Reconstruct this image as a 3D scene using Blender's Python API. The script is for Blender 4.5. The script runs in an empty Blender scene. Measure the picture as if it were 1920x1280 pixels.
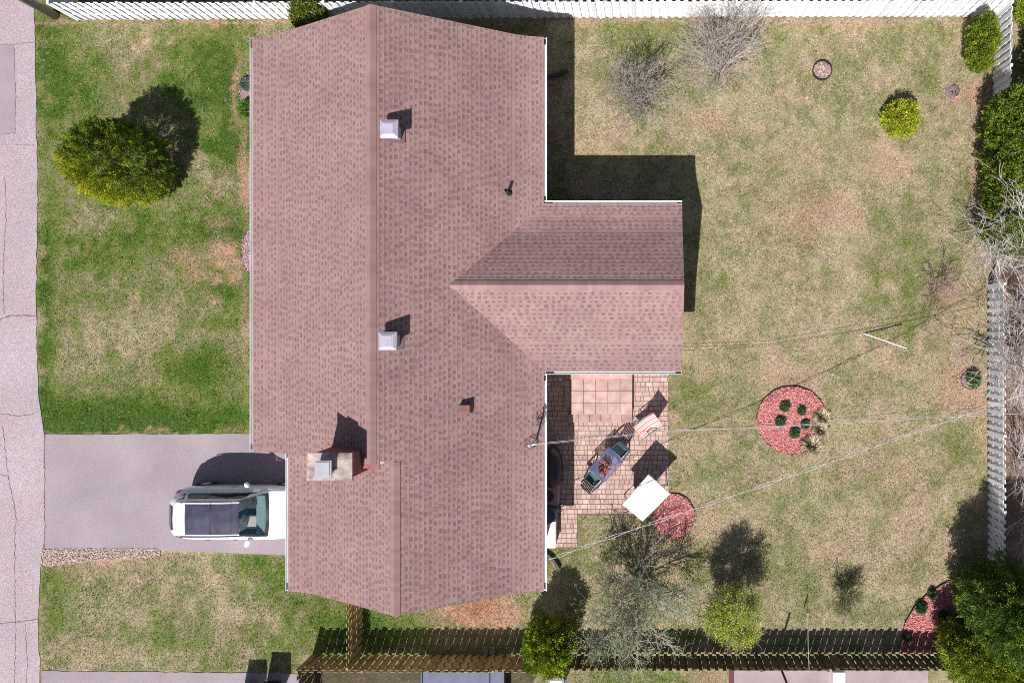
import bpy, math, random
import numpy as np
from mathutils import Vector, Matrix
random.seed(7); rng = np.random.default_rng(11)
sc = bpy.context.scene; COL = sc.collection
R = math.radians
# ------------------------------------------------------------------ camera, sky, sun, exposure
H = 25.2                     # drone height in metres; the origin lies straight below it
F = 1280.0; NX, NY = 1205.0, 620.0
cam = bpy.data.objects.new("camera", bpy.data.cameras.new("camera")); COL.objects.link(cam)
cam.location = (0, 0, H); cam.rotation_euler = (0, 0, 0)
cam.data.sensor_width = 36; cam.data.lens = 24
cam.data.shift_x = (960 - NX) / 1920; cam.data.shift_y = (NY - 640) / 1920
cam.data.clip_end = 1000; sc.camera = cam
SDX, SDY = 0.2286, 0.789     # shadow displacement per metre of height
el = math.atan(1 / math.hypot(SDX, SDY))
w = bpy.data.worlds.new("World"); sc.world = w; w.use_nodes = True
wn = w.node_tree.nodes; wl_ = w.node_tree.links
bg = wn["Background"]; sky = wn.new("ShaderNodeTexSky"); sky.sky_type = 'NISHITA'
sky.sun_disc = False; sky.sun_elevation = el
sky.sun_rotation = math.atan2(-SDX, -SDY)
sky.dust_density = 1.5
wtc = wn.new("ShaderNodeTexCoord"); cn = wn.new("ShaderNodeTexNoise")
cn.inputs['Scale'].default_value = 4.5; cn.inputs['Detail'].default_value = 7; cn.inputs['Distortion'].default_value = 0.6
cr = wn.new("ShaderNodeMapRange"); cr.inputs[1].default_value = .54; cr.inputs[2].default_value = .72; cr.inputs[4].default_value = .6
cm = wn.new("ShaderNodeMix"); cm.data_type = 'RGBA'; cm.inputs[7].default_value = (5, 5, 5.4, 1)
wl_.new(wtc.outputs['Generated'], cn.inputs['Vector']); wl_.new(cn.outputs['Fac'], cr.inputs[0])
wl_.new(cr.outputs[0], cm.inputs[0]); wl_.new(sky.outputs[0], cm.inputs[6]); wl_.new(cm.outputs[2], bg.inputs[0])
bg.inputs[1].default_value = 0.058
sd = bpy.data.lights.new("sun", 'SUN'); so = bpy.data.objects.new("sun", sd); COL.objects.link(so)
sd.energy = 4.8; sd.angle = R(0.5); sd.color = (1, .97, .945)
so.rotation_euler = Vector((SDX, SDY, -1)).to_track_quat('-Z', 'Y').to_euler(); so.location = (-8, -20, 40)
sc.view_settings.view_transform = 'Standard'; sc.view_settings.look = 'None'
sc.cycles.filter_width = 1.0; sc.cycles.use_denoising = False
sc.view_settings.exposure = 0.55; sc.view_settings.gamma = 1

def P(px, py, z=0.0):
    k = (H - z) / F
    return Vector(((px - NX) * k, (NY - py) * k, z))
# ------------------------------------------------------------------ materials
def mat(name, col=(.5, .5, .5), rough=.8, var=.15, scale=6, var2=.0, scale2=60, bump=0., bscale=60, metal=0, spec=.3,
        attr=False, transl=0, alpha=1, coat=0, tint=None, bdist=.02):
    m = bpy.data.materials.new(name); m.use_nodes = True
    N = m.node_tree.nodes; L = m.node_tree.links; p = N["Principled BSDF"]
    geo = N.new("ShaderNodeNewGeometry")
    if attr:
        a = N.new("ShaderNodeVertexColor"); a.layer_name = "Col"; c = a.outputs[0]
    else:
        r = N.new("ShaderNodeRGB"); r.outputs[0].default_value = (*col, 1); c = r.outputs[0]
    if tint:
        tn = N.new("ShaderNodeTexNoise"); tn.inputs['Scale'].default_value = tint[1]; tn.inputs['Detail'].default_value = 5
        tr = N.new("ShaderNodeMapRange"); tr.inputs[1].default_value = .45; tr.inputs[2].default_value = .68
        tm = N.new("ShaderNodeMix"); tm.data_type = 'RGBA'; tm.inputs[7].default_value = (*tint[0], 1)
        L.new(geo.outputs['Position'], tn.inputs['Vector']); L.new(tn.outputs['Fac'], tr.inputs[0]); L.new(tr.outputs[0], tm.inputs[0])
        L.new(c, tm.inputs[6]); c = tm.outputs[2]
    for v, s in ((var, scale), (var2, scale2)):
        if v:
            n = N.new("ShaderNodeTexNoise"); n.inputs['Scale'].default_value = s; n.inputs['Detail'].default_value = 4
            mr = N.new("ShaderNodeMapRange"); mr.inputs[1].default_value = .3; mr.inputs[2].default_value = .7
            mr.inputs[3].default_value = 1 - v; mr.inputs[4].default_value = 1 + v
            mx = N.new("ShaderNodeMix"); mx.data_type = 'RGBA'; mx.blend_type = 'MULTIPLY'; mx.inputs[0].default_value = 1
            L.new(geo.outputs['Position'], n.inputs['Vector']); L.new(n.outputs['Fac'], mr.inputs[0])
            L.new(c, mx.inputs[6]); L.new(mr.outputs[0], mx.inputs[7]); c = mx.outputs[2]
    L.new(c, p.inputs['Base Color'])
    p.inputs['Roughness'].default_value = rough; p.inputs['Metallic'].default_value = metal
    p.inputs['Specular IOR Level'].default_value = spec; p.inputs['Alpha'].default_value = alpha
    p.inputs['Coat Weight'].default_value = coat; p.inputs['Coat Roughness'].default_value = .05
    if bump:
        n = N.new("ShaderNodeTexNoise"); n.inputs['Scale'].default_value = bscale; n.inputs['Detail'].default_value = 3
        b = N.new("ShaderNodeBump"); b.inputs['Strength'].default_value = bump; b.inputs['Distance'].default_value = bdist
        L.new(geo.outputs['Position'], n.inputs['Vector']); L.new(n.outputs['Fac'], b.inputs['Height']); L.new(b.outputs[0], p.inputs['Normal'])
    if transl:
        t = N.new("ShaderNodeBsdfTranslucent"); ms = N.new("ShaderNodeMixShader"); ms.inputs[0].default_value = transl
        L.new(c, t.inputs[0]); L.new(p.outputs[0], ms.inputs[1]); L.new(t.outputs[0], ms.inputs[2])
        L.new(ms.outputs[0], N["Material Output"].inputs[0])
    return m
M = {}
M['lawn'] = mat('lawn', attr=True, rough=.95, var=.22, scale=9, var2=.45, scale2=34, bump=.6, bscale=45, spec=.1, bdist=.03)
M['blade'] = mat('grass_blade', attr=True, rough=.8, var=0, spec=.15, transl=.2)
M['road'] = mat('road_asphalt', (.33, .272, .295), .9, .08, .5,   .42, 32, .6, 55, spec=.2, tint=((.35, .26, .275), .35), bdist=.01)
M['patch'] = mat('asphalt_patch', (.27, .22, .245), .9, .08, 1.2, .18, 50, .3, 70, spec=.2)
M['drive'] = mat('driveway_asphalt', (.265, .215, .243), .9, .08, .6, .22, 46, .5, 70, spec=.2, tint=((.285, .235, .25), .7), bdist=.01)
M['crack'] = mat('crack_dark', (.14, .11, .11), .95, .3, 10)
M['gravel'] = mat('pink_gravel', attr=True, rough=.9, var=.2, scale=30)
M['shingle'] = mat('asphalt_shingle', attr=True, rough=.92, var=.09, scale=.9, var2=.16, scale2=70, bump=.25, bscale=120, spec=.2, bdist=.006)
M['white'] = mat('white_paint', (.80, .80, .80), .5, .04, 3, .03, 25)
M['gutter'] = mat('white_aluminium', (.78, .78, .77), .4, .06, 2, .05, 18)
M['siding'] = mat('cream_siding', (.55, .50, .45), .7, .05, 3)
M['fence_white'] = mat('weathered_white_boards', attr=True, rough=.7, var=.06, scale=4, var2=.05, scale2=30)
M['fence_wood'] = mat('cedar_boards', attr=True, rough=.85, var=.25, scale=5, var2=.2, scale2=40)
M['brick'] = None
M['concrete'] = mat('stained_concrete', (.42, .34, .31), .9, .28, 3.0, .12, 30, .3, 50, tint=((.17, .14, .13), 2.2))
M['metal'] = mat('grey_metal', (.33, .32, .36), .4, .1, 6, metal=.3, spec=.5)
M['metal_pale'] = mat('pale_metal', (.37, .35, .42), .45, .12, 6, .08, 30, metal=.1, spec=.5)
M['black'] = mat('black_plastic', (.02, .02, .022), .45, .2, 8, spec=.5)
M['edging'] = mat('dark_edging', (.03, .027, .03), .6, .2, 8)
M['copper'] = mat('red_vent', (.20, .085, .07), .6, .2, 8)
M['paver'] = mat('paver', attr=True, rough=.9, var=.20, scale=3.5, var2=.18, scale2=45, bump=.3, bscale=60, spec=.2, bdist=.01)
M['joint'] = mat('paver_joint_sand', (.15, .105, .09), .95, .25, 12)
M['mulch'] = mat('red_mulch', (.38, .135, .125), .95, .3, 3, .45, 30, .9, 38, bdist=.05)
M['chips'] = mat('mulch_chip', attr=True, rough=.95, var=.2, scale=10)
M['bark'] = mat('bark_grey', attr=True, rough=.9, var=.2, scale=10, var2=.15, scale2=60)
M['leaf'] = mat('leaf', attr=True, rough=.6, var=.0, spec=.25, transl=.22)
M['car'] = mat('white_car_paint', (.88, .88, .91), .25, 0, coat=.8, spec=.5)
M['glass_dark'] = mat('dark_glass', (.010, .010, .016), .04, 0, spec=.9)
M['glass_side'] = mat('side_glass', (.010, .010, .016), .04, 0, spec=.9, alpha=.6)
M['sunroof'] = mat('roof_glass_cloud_mottle', (.05, .046, .075), .07, .45, 2.5, spec=1.0, coat=1)  # noise in the base colour paints cloud reflections onto the dark glass
M['windshield'] = mat('windshield_glass', (.02, .07, .09), .03, 0, spec=.8, alpha=.24)
M['cream'] = mat('cream_leather', (.80, .77, .68), .6, .06, 8)
M['dash'] = mat('teal_grey_dash', (.16, .25, .27), .6, .1, 8)
M['rubber'] = mat('rubber', (.02, .02, .02), .8, .1, 10)
M['chrome'] = mat('chrome', (.7, .7, .72), .15, 0, metal=1)
M['red_lamp'] = mat('red_lamp', (.25, .01, .02), .15, 0, spec=.6, coat=1)
M['green_plastic'] = mat('green_plastic', (.018, .06, .075), .45, .12, 10, spec=.4)
M['table_glass'] = mat('table_glass', (.10, .13, .26), .06, 0, spec=.9, alpha=.45)
M['canvas'] = mat('white_canvas', (.80, .78, .74), .8, .03, 4, .03, 40)
M['steel'] = mat('steel_tube', (.25, .25, .26), .4, .05, 10, metal=.6)
M['cable'] = mat('cable_grey', (.40, .39, .40), .6, .2, 3)
M['metal_pale2'] = mat('pale_cable', (.44, .43, .44), .5, .15, 3)
M['cable_dark'] = mat('cable_dark', (.05, .05, .055), .6, .2, 3)
M['box_white'] = mat('beige_plastic', (.66, .61, .56), .6, .05, 5)
M['polewood'] = mat('weathered_pole', (.32, .27, .25), .85, .2, 3, .25, 40)
M['tarp'] = mat('blue_grey_cover', (.080, .090, .145), .6, .15, 3, .1, 20)
M['stone'] = mat('grey_stone', (.17, .13, .12), .9, .3, 7, .2, 40)
M['slab'] = mat('pink_concrete_pad', (.31, .235, .24), .9, .12, 1.5, .12, 30)
M['maroon'] = mat('maroon_post', (.10, .025, .025), .7, .2, 6)
M['fluff'] = mat('pebble_fill', attr=True, rough=.9, var=.15, scale=20)
M['copper2'] = mat('brown_flashing', (.16, .10, .10), .6, .15, 8)
M['flower'] = mat('petal', attr=True, rough=.7, var=0, transl=.2)
M['stripe'] = mat('striped_cloth', attr=True, rough=.85, var=.08, scale=20)
M['trim'] = mat('window_glass', (.03, .04, .05), .08, 0, spec=.7)
def brick_mat():
    m = bpy.data.materials.new('chimney_brick'); m.use_nodes = True; N = m.node_tree.nodes; L = m.node_tree.links
    p = N["Principled BSDF"]; tc = N.new("ShaderNodeTexCoord"); b = N.new("ShaderNodeTexBrick")
    sx = N.new("ShaderNodeSeparateXYZ"); ad = N.new("ShaderNodeMath"); cb = N.new("ShaderNodeCombineXYZ")
    L.new(tc.outputs['Object'], sx.inputs[0]); L.new(sx.outputs[0], ad.inputs[0]); L.new(sx.outputs[1], ad.inputs[1])
    L.new(ad.outputs[0], cb.inputs[0]); L.new(sx.outputs[2], cb.inputs[1]); L.new(cb.outputs[0], b.inputs['Vector'])
    b.inputs['Scale'].default_value = 1; b.inputs['Brick Width'].default_value = .21; b.inputs['Row Height'].default_value = .075
    b.inputs['Mortar Size'].default_value = .006
    b.inputs['Color1'].default_value = (.20, .055, .045, 1); b.inputs['Color2'].default_value = (.27, .09, .07, 1); b.inputs['Mortar'].default_value = (.25, .2, .18, 1)
    L.new(b.outputs[0], p.inputs['Base Color']); p.inputs['Roughness'].default_value = .9
    return m
M['brick'] = brick_mat()
# ------------------------------------------------------------------ mesh helpers
def mesh_np(name, V, Fc, C=None, material=None, parent=None, smooth=False):
    V = np.asarray(V, dtype=np.float32); Fc = np.asarray(Fc, dtype=np.int32); k = Fc.shape[1]
    me = bpy.data.meshes.new(name)
    me.vertices.add(len(V)); me.vertices.foreach_set('co', V.ravel())
    me.loops.add(Fc.size); me.loops.foreach_set('vertex_index', Fc.ravel())
    me.polygons.add(len(Fc)); me.polygons.foreach_set('loop_start', np.arange(0, Fc.size, k, dtype=np.int32))
    try: me.polygons.foreach_set('loop_total', np.full(len(Fc), k, dtype=np.int32))
    except Exception: pass
    me.update(calc_edges=True)
    if C is not None:
        C = np.asarray(C, dtype=np.float32)
        if C.shape[1] == 3: C = np.hstack([C, np.ones((len(C), 1), np.float32)])
        a = me.color_attributes.new('Col', 'FLOAT_COLOR', 'POINT'); a.data.foreach_set('color', C.ravel())
    if smooth: me.polygons.foreach_set('use_smooth', np.ones(len(Fc), dtype=bool))
    if material: me.materials.append(material)
    o = bpy.data.objects.new(name, me); COL.objects.link(o)
    if parent: o.parent = parent
    return o
class MB:
    def __init__(s): s.v = []; s.f = []; s.c = []; s.col = (1, 1, 1)
    def add(s, vs, fs, col=None):
        b = len(s.v); s.v += [tuple(v) for v in vs]; s.f += [tuple(b + i for i in f) for f in fs]
        s.c += [col or s.col] * len(vs); return s
    def box(s, x0, x1, y0, y1, z0, z1, col=None, m=None):
        vs = [Vector((x, y, z)) for z in (z0, z1) for y in (y0, y1) for x in (x0, x1)]
        if m: vs = [m @ v for v in vs]
        return s.add(vs, [(0, 2, 3, 1), (4, 5, 7, 6), (0, 1, 5, 4), (2, 6, 7, 3), (0, 4, 6, 2), (1, 3, 7, 5)], col)
    def tube(s, pts, rad, n=6, col=None, cap=True):
        pts = [Vector(p) for p in pts]; k = len(pts)
        if not hasattr(rad, '__len__'): rad = [rad] * k
        vs = []; fs = []
        for i, p in enumerate(pts):
            d = (pts[min(i + 1, k - 1)] - pts[max(i - 1, 0)]); d = d.normalized() if d.length > 1e-9 else Vector((0, 0, 1))
            a = d.cross(Vector((0.13, .31, .94)))
            if a.length < 1e-3: a = d.cross(Vector((1, 0, 0)))
            a.normalize(); b = d.cross(a)
            for j in range(n):
                t = 2 * math.pi * j / n; vs.append(p + (a * math.cos(t) + b * math.sin(t)) * rad[i])
        for i in range(k - 1):
            for j in range(n):
                j2 = (j + 1) % n; fs.append((i * n + j, i * n + j2, (i + 1) * n + j2, (i + 1) * n + j))
        if cap: fs += [tuple(range(n - 1, -1, -1)), tuple(range((k - 1) * n, k * n))]
        return s.add(vs, fs, col)
    def lathe(s, prof, c=(0, 0, 0), n=24, col=None, m=None, close=False):
        vs = []; fs = []; c = Vector(c)
        for r, z in prof:
            for j in range(n):
                t = 2 * math.pi * j / n; v = Vector((r * math.cos(t), r * math.sin(t), z)); vs.append((m @ v if m else v) + c)
        for i in range(len(prof) - 1):
            for j in range(n):
                j2 = (j + 1) % n; fs.append((i * n + j, i * n + j2, (i + 1) * n + j2, (i + 1) * n + j))
        fs.append(tuple(range((len(prof) - 1) * n, len(prof) * n)))
        return s.add(vs, fs, col)
    def prism(s, poly, z0, z1, col=None):
        n = len(poly); vs = [(x, y, z0) for x, y in poly] + [(x, y, z1) for x, y in poly]
        return s.add(vs, [tuple(range(n - 1, -1, -1)), tuple(range(n, 2 * n))] + [(i, (i + 1) % n, (i + 1) % n + n, i + n) for i in range(n)], col)
    def build(s, name, material, parent=None, smooth=False, colors=False, bevel=0):
        me = bpy.data.meshes.new(name); me.from_pydata(s.v, [], s.f); me.update()
        if colors:
            a = me.color_attributes.new('Col', 'FLOAT_COLOR', 'POINT')
            a.data.foreach_set('color', np.array([(*c[:3], 1) for c in s.c], dtype=np.float32).ravel())
        if smooth:
            for p in me.polygons: p.use_smooth = True
        me.materials.append(material); o = bpy.data.objects.new(name, me); COL.objects.link(o)
        if bevel:
            b = o.modifiers.new('bevel', 'BEVEL'); b.width = bevel; b.segments = 2; b.limit_method = 'ANGLE'
        if parent: o.parent = parent
        return o
def tag(o, label=None, cat=None, group=None, kind=None):
    if label: o['label'] = label
    if cat: o['category'] = cat
    if group: o['group'] = group
    if kind: o['kind'] = kind
    return o
def thing(name, label, cat, loc=(0, 0, 0), rz=0, group=None):
    o = bpy.data.objects.new(name, None); COL.objects.link(o); o.empty_display_size = .2
    o.location = loc; o.rotation_euler = (0, 0, rz); return tag(o, label, cat, group)
def copy_tree(o, parent=None):
    c = o.copy(); COL.objects.link(c)
    if parent: c.parent = parent
    for ch in list(o.children): copy_tree(ch, c)
    return c
# ------------------------------------------------------------------ numpy noise
LAT = rng.random((256, 256))
def vnoise(x, y, off=0):
    x = np.asarray(x) + off * 17.3; y = np.asarray(y) + off * 9.1
    xi = np.floor(x).astype(int); yi = np.floor(y).astype(int); fx = x - xi; fy = y - yi
    fx = fx * fx * (3 - 2 * fx); fy = fy * fy * (3 - 2 * fy)
    g = lambda a, b: LAT[a % 256, b % 256]
    return (g(xi, yi) * (1 - fx) + g(xi + 1, yi) * fx) * (1 - fy) + (g(xi, yi + 1) * (1 - fx) + g(xi + 1, yi + 1) * fx) * fy
def fbm(x, y, off=0, o=4):
    s = 0; a = .5
    for i in range(o): s = s + a * vnoise(x * 2 ** i, y * 2 ** i, off + i * 3); a *= .5
    return s / (1 - .5 ** o)
def inpoly(px, py, poly):
    r = np.zeros(px.shape, bool); n = len(poly)
    for i in range(n):
        x0, y0 = poly[i]; x1, y1 = poly[(i + 1) % n]
        c = ((y0 > py) != (y1 > py)); xx = (x1 - x0) * (py - y0) / ((y1 - y0) if y1 != y0 else 1e-9) + x0
        r ^= c & (px < xx)
    return r
# ------------------------------------------------------------------ GROUND (coordinates in photo pixels at ground level, 50.8 px = 1 m)
G = F / H
BLOBS = [  # cx, cy, rx, ry, amount of green
 (100,170,35,190,0.45),(88,600,13,260,0.5),(270,790,220,34,0.75),(150,775,80,40,0.4),(385,160,60,90,0.5),(425,140,18,70,0.4),(150,160,60,60,0.25),(300,450,130,50,0.4),
 (170,485,60,40,0.35),(370,700,70,50,0.45),(430,560,50,40,0.3),(430,270,36,60,0.45),(430,410,50,30,0.35),(230,80,90,32,-0.27),(215,120,70,40,-0.12),(170,420,70,22,-0.21),
 (240,590,110,70,-0.18),(110,300,25,70,-0.21),(350,300,40,80,-0.18),(400,320,30,40,-0.06),(250,640,120,50,-0.15),(150,660,60,50,-0.12),(330,715,60,10,-0.18),(460,640,12,120,-0.18),
 (120,700,40,30,-0.15),(400,610,40,40,-0.06),(250,480,30,20,-0.12),
 (100,1130,40,130,0.35),(360,1140,50,60,0.18),(520,1060,70,30,0.35),(610,1150,90,60,0.4),(440,1140,70,40,-0.24),(200,1120,70,40,-0.12),(260,1235,130,22,-0.18),(500,1195,50,25,0.25),(330,1200,50,30,0.2),(300,1050,90,14,-0.09),
 (1230,90,70,60,0.22),(1310,60,40,40,0.15),(1110,60,60,30,0.15),(1440,190,60,40,0.05),(1790,850,45,50,0.42),(1060,1040,45,60,0.4),(1450,480,60,70,0.12),(1300,520,40,60,0.2),
 (1720,440,70,60,0.2),(1690,520,50,60,0.18),(1500,1060,50,60,0.22),(1290,745,40,50,0.3),(1740,600,40,40,0.2),(1570,1000,60,50,-0.05),(1400,350,60,80,0.1),(1760,180,60,90,0.12),(1690,60,80,40,0.1),
 (1500,900,80,50,-0.08),(1620,950,60,50,-0.08),(1480,640,80,50,-0.1),(1150,240,60,40,-0.12),(1340,230,40,40,-0.15),(1060,280,40,30,-0.2),(1340,880,60,40,0.1),(1270,1080,60,40,0.05),
 (800,1180,160,40,0.35),(700,1170,60,50,0.3),(1600,1140,60,40,0.15),(1460,1180,60,30,0.1),(1640,300,40,40,-0.1),(1200,1272,150,16,.45),(1500,330,80,40,-0.05)]
DIRT = [  # bare / pinkish soil
 (405,470,24,24,.55),(432,480,20,34,.7),(440,525,14,12,.6),(404,525,11,9,.6),(340,480,26,14,.45),(366,500,18,30,.4),(392,565,9,9,.5),(415,415,24,9,.5),(440,170,6,70,.6),(458,330,9,90,.65),(464,620,6,120,.35),
 (300,41,420,5,.55),(1300,40,700,6,.5),(200,1046,110,10,.8),(95,1046,22,12,.8),(1530,400,90,50,.36),(1350,232,45,24,.34),(1660,325,50,30,.28),(1500,300,40,24,.2),(1340,1272,40,14,.4),(1440,700,60,40,.18),(1620,860,70,40,.2),(1690,900,50,40,.2),(1560,1010,70,40,.15),
 (1800,720,50,40,.45),(1815,760,40,20,.4),(1790,590,40,60,.25),(1500,720,70,25,.2),(1785,175,24,14,.5),(1815,170,30,20,.4),(1836,300,12,170,.8),(1090,260,40,30,.2),(880,1150,70,34,.85),(930,1155,50,34,.5),(860,1205,60,16,.4),
 (1365,1115,22,20,.7),(1800,680,40,30,.3),(1620,300,50,30,.15),(1380,1010,50,40,.1),(470,808,4,4,0),(280,811,200,3,.5)]
def ground_color(px, py):
    px = np.asarray(px, float); py = np.asarray(py, float)
    n1 = fbm(px / 70, py / 70, 1); n2 = fbm(px / 22, py / 22, 5); n3 = fbm(px / 8, py / 8, 9, 2)
    front = px < 480
    g = np.where(front, .52, .23); g = np.where(front & (py > 1000), .32, g)
    g = np.where((px > 480) & (px < 1020), .4, g)
    wx = px + (n2 - .5) * 40; wy = py + (fbm(px / 22, py / 22, 15) - .5) * 40
    for cx, cy, rx, ry, a in BLOBS:
        g = g + a * np.exp(-(((wx - cx) / rx) ** 2 + ((wy - cy) / ry) ** 2))
    g = g + (n1 - .5) * .5 + (n2 - .5) * .65 + (n3 - .5) * .7
    g = np.clip(g, 0, 1)
    d = np.zeros_like(g)
    for cx, cy, rx, ry, a in DIRT:
        d = d + a * np.exp(-(((wx - cx) / rx) ** 2 + ((wy - cy) / ry) ** 2) ** 1.5)
    d = d * (.55 + .9 * n3) * 1.1; 
    litter = np.clip((px - 1845) / 20, 0, 1) * (py > 480) * (py < 1130) * .85
    litter = np.maximum(litter, ((py > 1245) & (px > 560) & (px < 1000)) * .8)
    d = np.clip(np.maximum(d, litter), 0, .95)
    dry = np.array([.335, .264, .170]); gr = np.array([.105, .135, .030]); dk = np.array([.050, .092, .014]); so_ = np.array([.36, .215, .155])
    yel = np.array([.168, .162, .072])
    t = g[..., None]
    c = np.where(t < .45, dry + (yel - dry) * (t / .45), np.where(t < .75, yel + (gr - yel) * ((t - .45) / .3), gr + (dk - gr) * ((t - .75) / .25)))
    pk = (fbm(px / 45, py / 45, 31)[..., None] - .5)
    c = c * (1 + np.array([.12, 0, .12]) * pk * 2)
    orange = np.exp(-(((px - 890) / 60) ** 2 + ((py - 1140) / 30) ** 2))[..., None]
    so2 = so_ + (np.array([.28, .135, .08]) - so_) * orange
    lit = np.where((px < 1010)[..., None], np.array([.055, .04, .03]), np.array([.20, .125, .10])); so2 = np.where((litter > .3)[..., None], lit, so2)
    c = c + (so2 - c) * d[..., None]
    return c * (.82 + .36 * n3[..., None])
gx = np.concatenate([[-220, -140, -90], np.arange(-65, -26, .6), np.arange(-26, 17, .085), np.arange(17.2, 60, .6), [90, 140, 220]]); gy = np.concatenate([[-220, -140, -90], np.arange(-60, -15, .6), np.arange(-15, 15, .085), np.arange(15.2, 60, .6), [90, 140, 220]])
XX, YY = np.meshgrid(gx, gy); CC = ground_color(XX * G + NX, NY - YY * G)
nx_, ny_ = len(gx), len(gy); idx = np.arange(nx_ * ny_).reshape(ny_, nx_)
q = np.stack([idx[:-1, :-1], idx[:-1, 1:], idx[1:, 1:], idx[1:, :-1]], -1).reshape(-1, 4)
ZZ = np.zeros_like(XX) + (fbm(XX * 1.3, YY * 1.3, 3) - .5) * .016 - .012
tag(mesh_np('ground', np.stack([XX, YY, ZZ], -1).reshape(-1, 3), q, CC.reshape(-1, 3), M['lawn'], smooth=True), 'patchy lawn ground, green in front and straw coloured behind the house', 'ground', kind='structure')

def sheet(name, pts, z, material, label, cat, jitter=0, step=12, thick=0.0):
    out = []
    n = len(pts)
    for i in range(n):
        a = pts[i]; b = pts[(i + 1) % n]; L_ = math.hypot(b[0] - a[0], b[1] - a[1]); k = max(1, int(L_ / step)) if jitter else 1
        for j in range(k):
            t = j / k; x = a[0] + (b[0] - a[0]) * t; y = a[1] + (b[1] - a[1]) * t
            if jitter and j: x += random.uniform(-jitter, jitter); y += random.uniform(-jitter, jitter)
            v = P(x, y); out.append((v.x, v.y))
    mb = MB(); mb.prism(out[::-1] if False else out, z - .06, z)
    return tag(mb.build(name, material), label, cat, kind='structure')
road_pts = [(-330,-1500),(62,-1500),(64,20),(66,120),(70,300),(70,420),(68,590),(71,700),(75,760),(83,815),(84,1000),(78,1040),(74,1100),(72,1170),(75,1250),(80,2600),(-330,2600)]
sheet('road', road_pts, .010, M['road'], 'pale pinkish worn asphalt street along the left edge', 'road', 1.6, 14)
drive_pts = [(80,814),(470,813),(640,813),(640,1045),(545,1040),(420,1036),(290,1030),(180,1030),(84,1028)]
sheet('driveway', drive_pts, .006, M['drive'], 'grey asphalt driveway under the white car', 'driveway', .8, 10)
sheet('neighbour_driveway', [(78,1257),(300,1259),(560,1262),(600,1700),(78,1700)], .006, M['drive'], 'strip of neighbouring asphalt driveway along the bottom edge', 'driveway', 1., 10)
sheet('road_patch', [(-60,84),(26,84),(29,150),(30,210),(25,251),(-60,251)], .0145, M['patch'], 'rectangular grey repair patch in the street surface', 'road patch')
# cracks
ck = MB()
def crack(pts, wd):
    L_ = []
    for (a, b) in zip(pts[:-1], pts[1:]):
        k = max(2, int(math.hypot(b[0] - a[0], b[1] - a[1]) / 5))
        for j in range(k):
            t = j / k; L_.append((a[0] + (b[0] - a[0]) * t + random.uniform(-1.3, 1.3), a[1] + (b[1] - a[1]) * t + random.uniform(-1.3, 1.3)))
    L_.append(pts[-1])
    for i in range(len(L_) - 1):
        a = P(*L_[i]); b = P(*L_[i + 1]); d = (b - a).normalized(); n = Vector((-d.y, d.x, 0)) * wd * random.uniform(.3, 1.0) / 2
        ck.add([(*(a - n).xy, .0185), (*(b - n).xy, .0185), (*(b + n).xy, .0185), (*(a + n).xy, .0185)], [(0, 1, 2, 3)])
for pts, wd in [([(28,84),(64,80)],.03),([(30,272),(66,272)],.016),([(0,600),(20,592),(66,592)],.05),([(0,775),(40,780),(62,775),(74,768)],.03),([(0,1168),(30,1166),(60,1162),(72,1160)],.035),
                ([(10,330),(12,400),(6,520),(8,590)],.02),([(6,800),(14,880),(30,960),(28,1060),(30,1168)],.022),([(84,814),(84,1030)],.022),([(0,890),(14,892)],.03),([(48,1168),(52,1240),(50,1280)],.014),([(30,1168),(28,1280)],.02),([(0,84),(26,84)],.018),([(27,90),(30,160),(29,250),(0,253)],.018)]:
    crack(pts, wd)
tag(ck.build('road_crack', M['crack']), 'thin dark cracks across the worn street', 'cracks', kind='structure')
# pinkish gravel strip along the driveway
def scatter_chips(name, region, n, size, cols, z, material, label, cat, kind='stuff', parent=None):
    V = []; Fc = []; C = []
    x0, x1, y0, y1, test = region
    px = rng.uniform(x0, x1, n * 4); py = rng.uniform(y0, y1, n * 4); ok = test(px, py); px = px[ok][:n]; py = py[ok][:n]; n = len(px)
    s = rng.uniform(.5, 1.3, n) * size; a = rng.uniform(0, 6.28, n); tl = rng.normal(0, .35, (n, 2)); asp = rng.uniform(.35, .9, n)
    cx = (px - NX) / G; cy = (NY - py) / G; zz = z + rng.uniform(.0, .02, n)
    base = []
    for sx, sy in ((-1, -1), (1, -1), (1, 1), (-1, 1)):
        lx = sx * s / 2; ly = sy * s * asp / 2
        base.append(np.stack([cx + lx * np.cos(a) - ly * np.sin(a), cy + lx * np.sin(a) + ly * np.cos(a), zz + lx * tl[:, 0] + ly * tl[:, 1] + s * .12], -1))
    V = np.stack(base, 1).reshape(-1, 3); Fc = np.arange(n * 4).reshape(n, 4)
    cc = np.array(cols)[rng.integers(0, len(cols), n)] * rng.uniform(.8, 1.2, (n, 1)); C = np.repeat(cc, 4, 0)
    o = mesh_np(name, V, Fc, C, material, parent)
    if kind: o['kind'] = kind
    if label: tag(o, label, cat)
    return o
scatter_chips('gravel', (78, 300, 1026, 1062, lambda x, y: (y > 1028 + (x < 100) * 2) & (y < 1056 - np.clip((x - 90) * .08, 0, 30) + vnoise(x / 8, y / 8) * 6)), 3000, .045,
              [(.46, .34, .30), (.38, .27, .235), (.54, .43, .39), (.33, .23, .19)], .0, M['gravel'], 'pink loose stones along the lower driveway edge', 'gravel')
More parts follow.
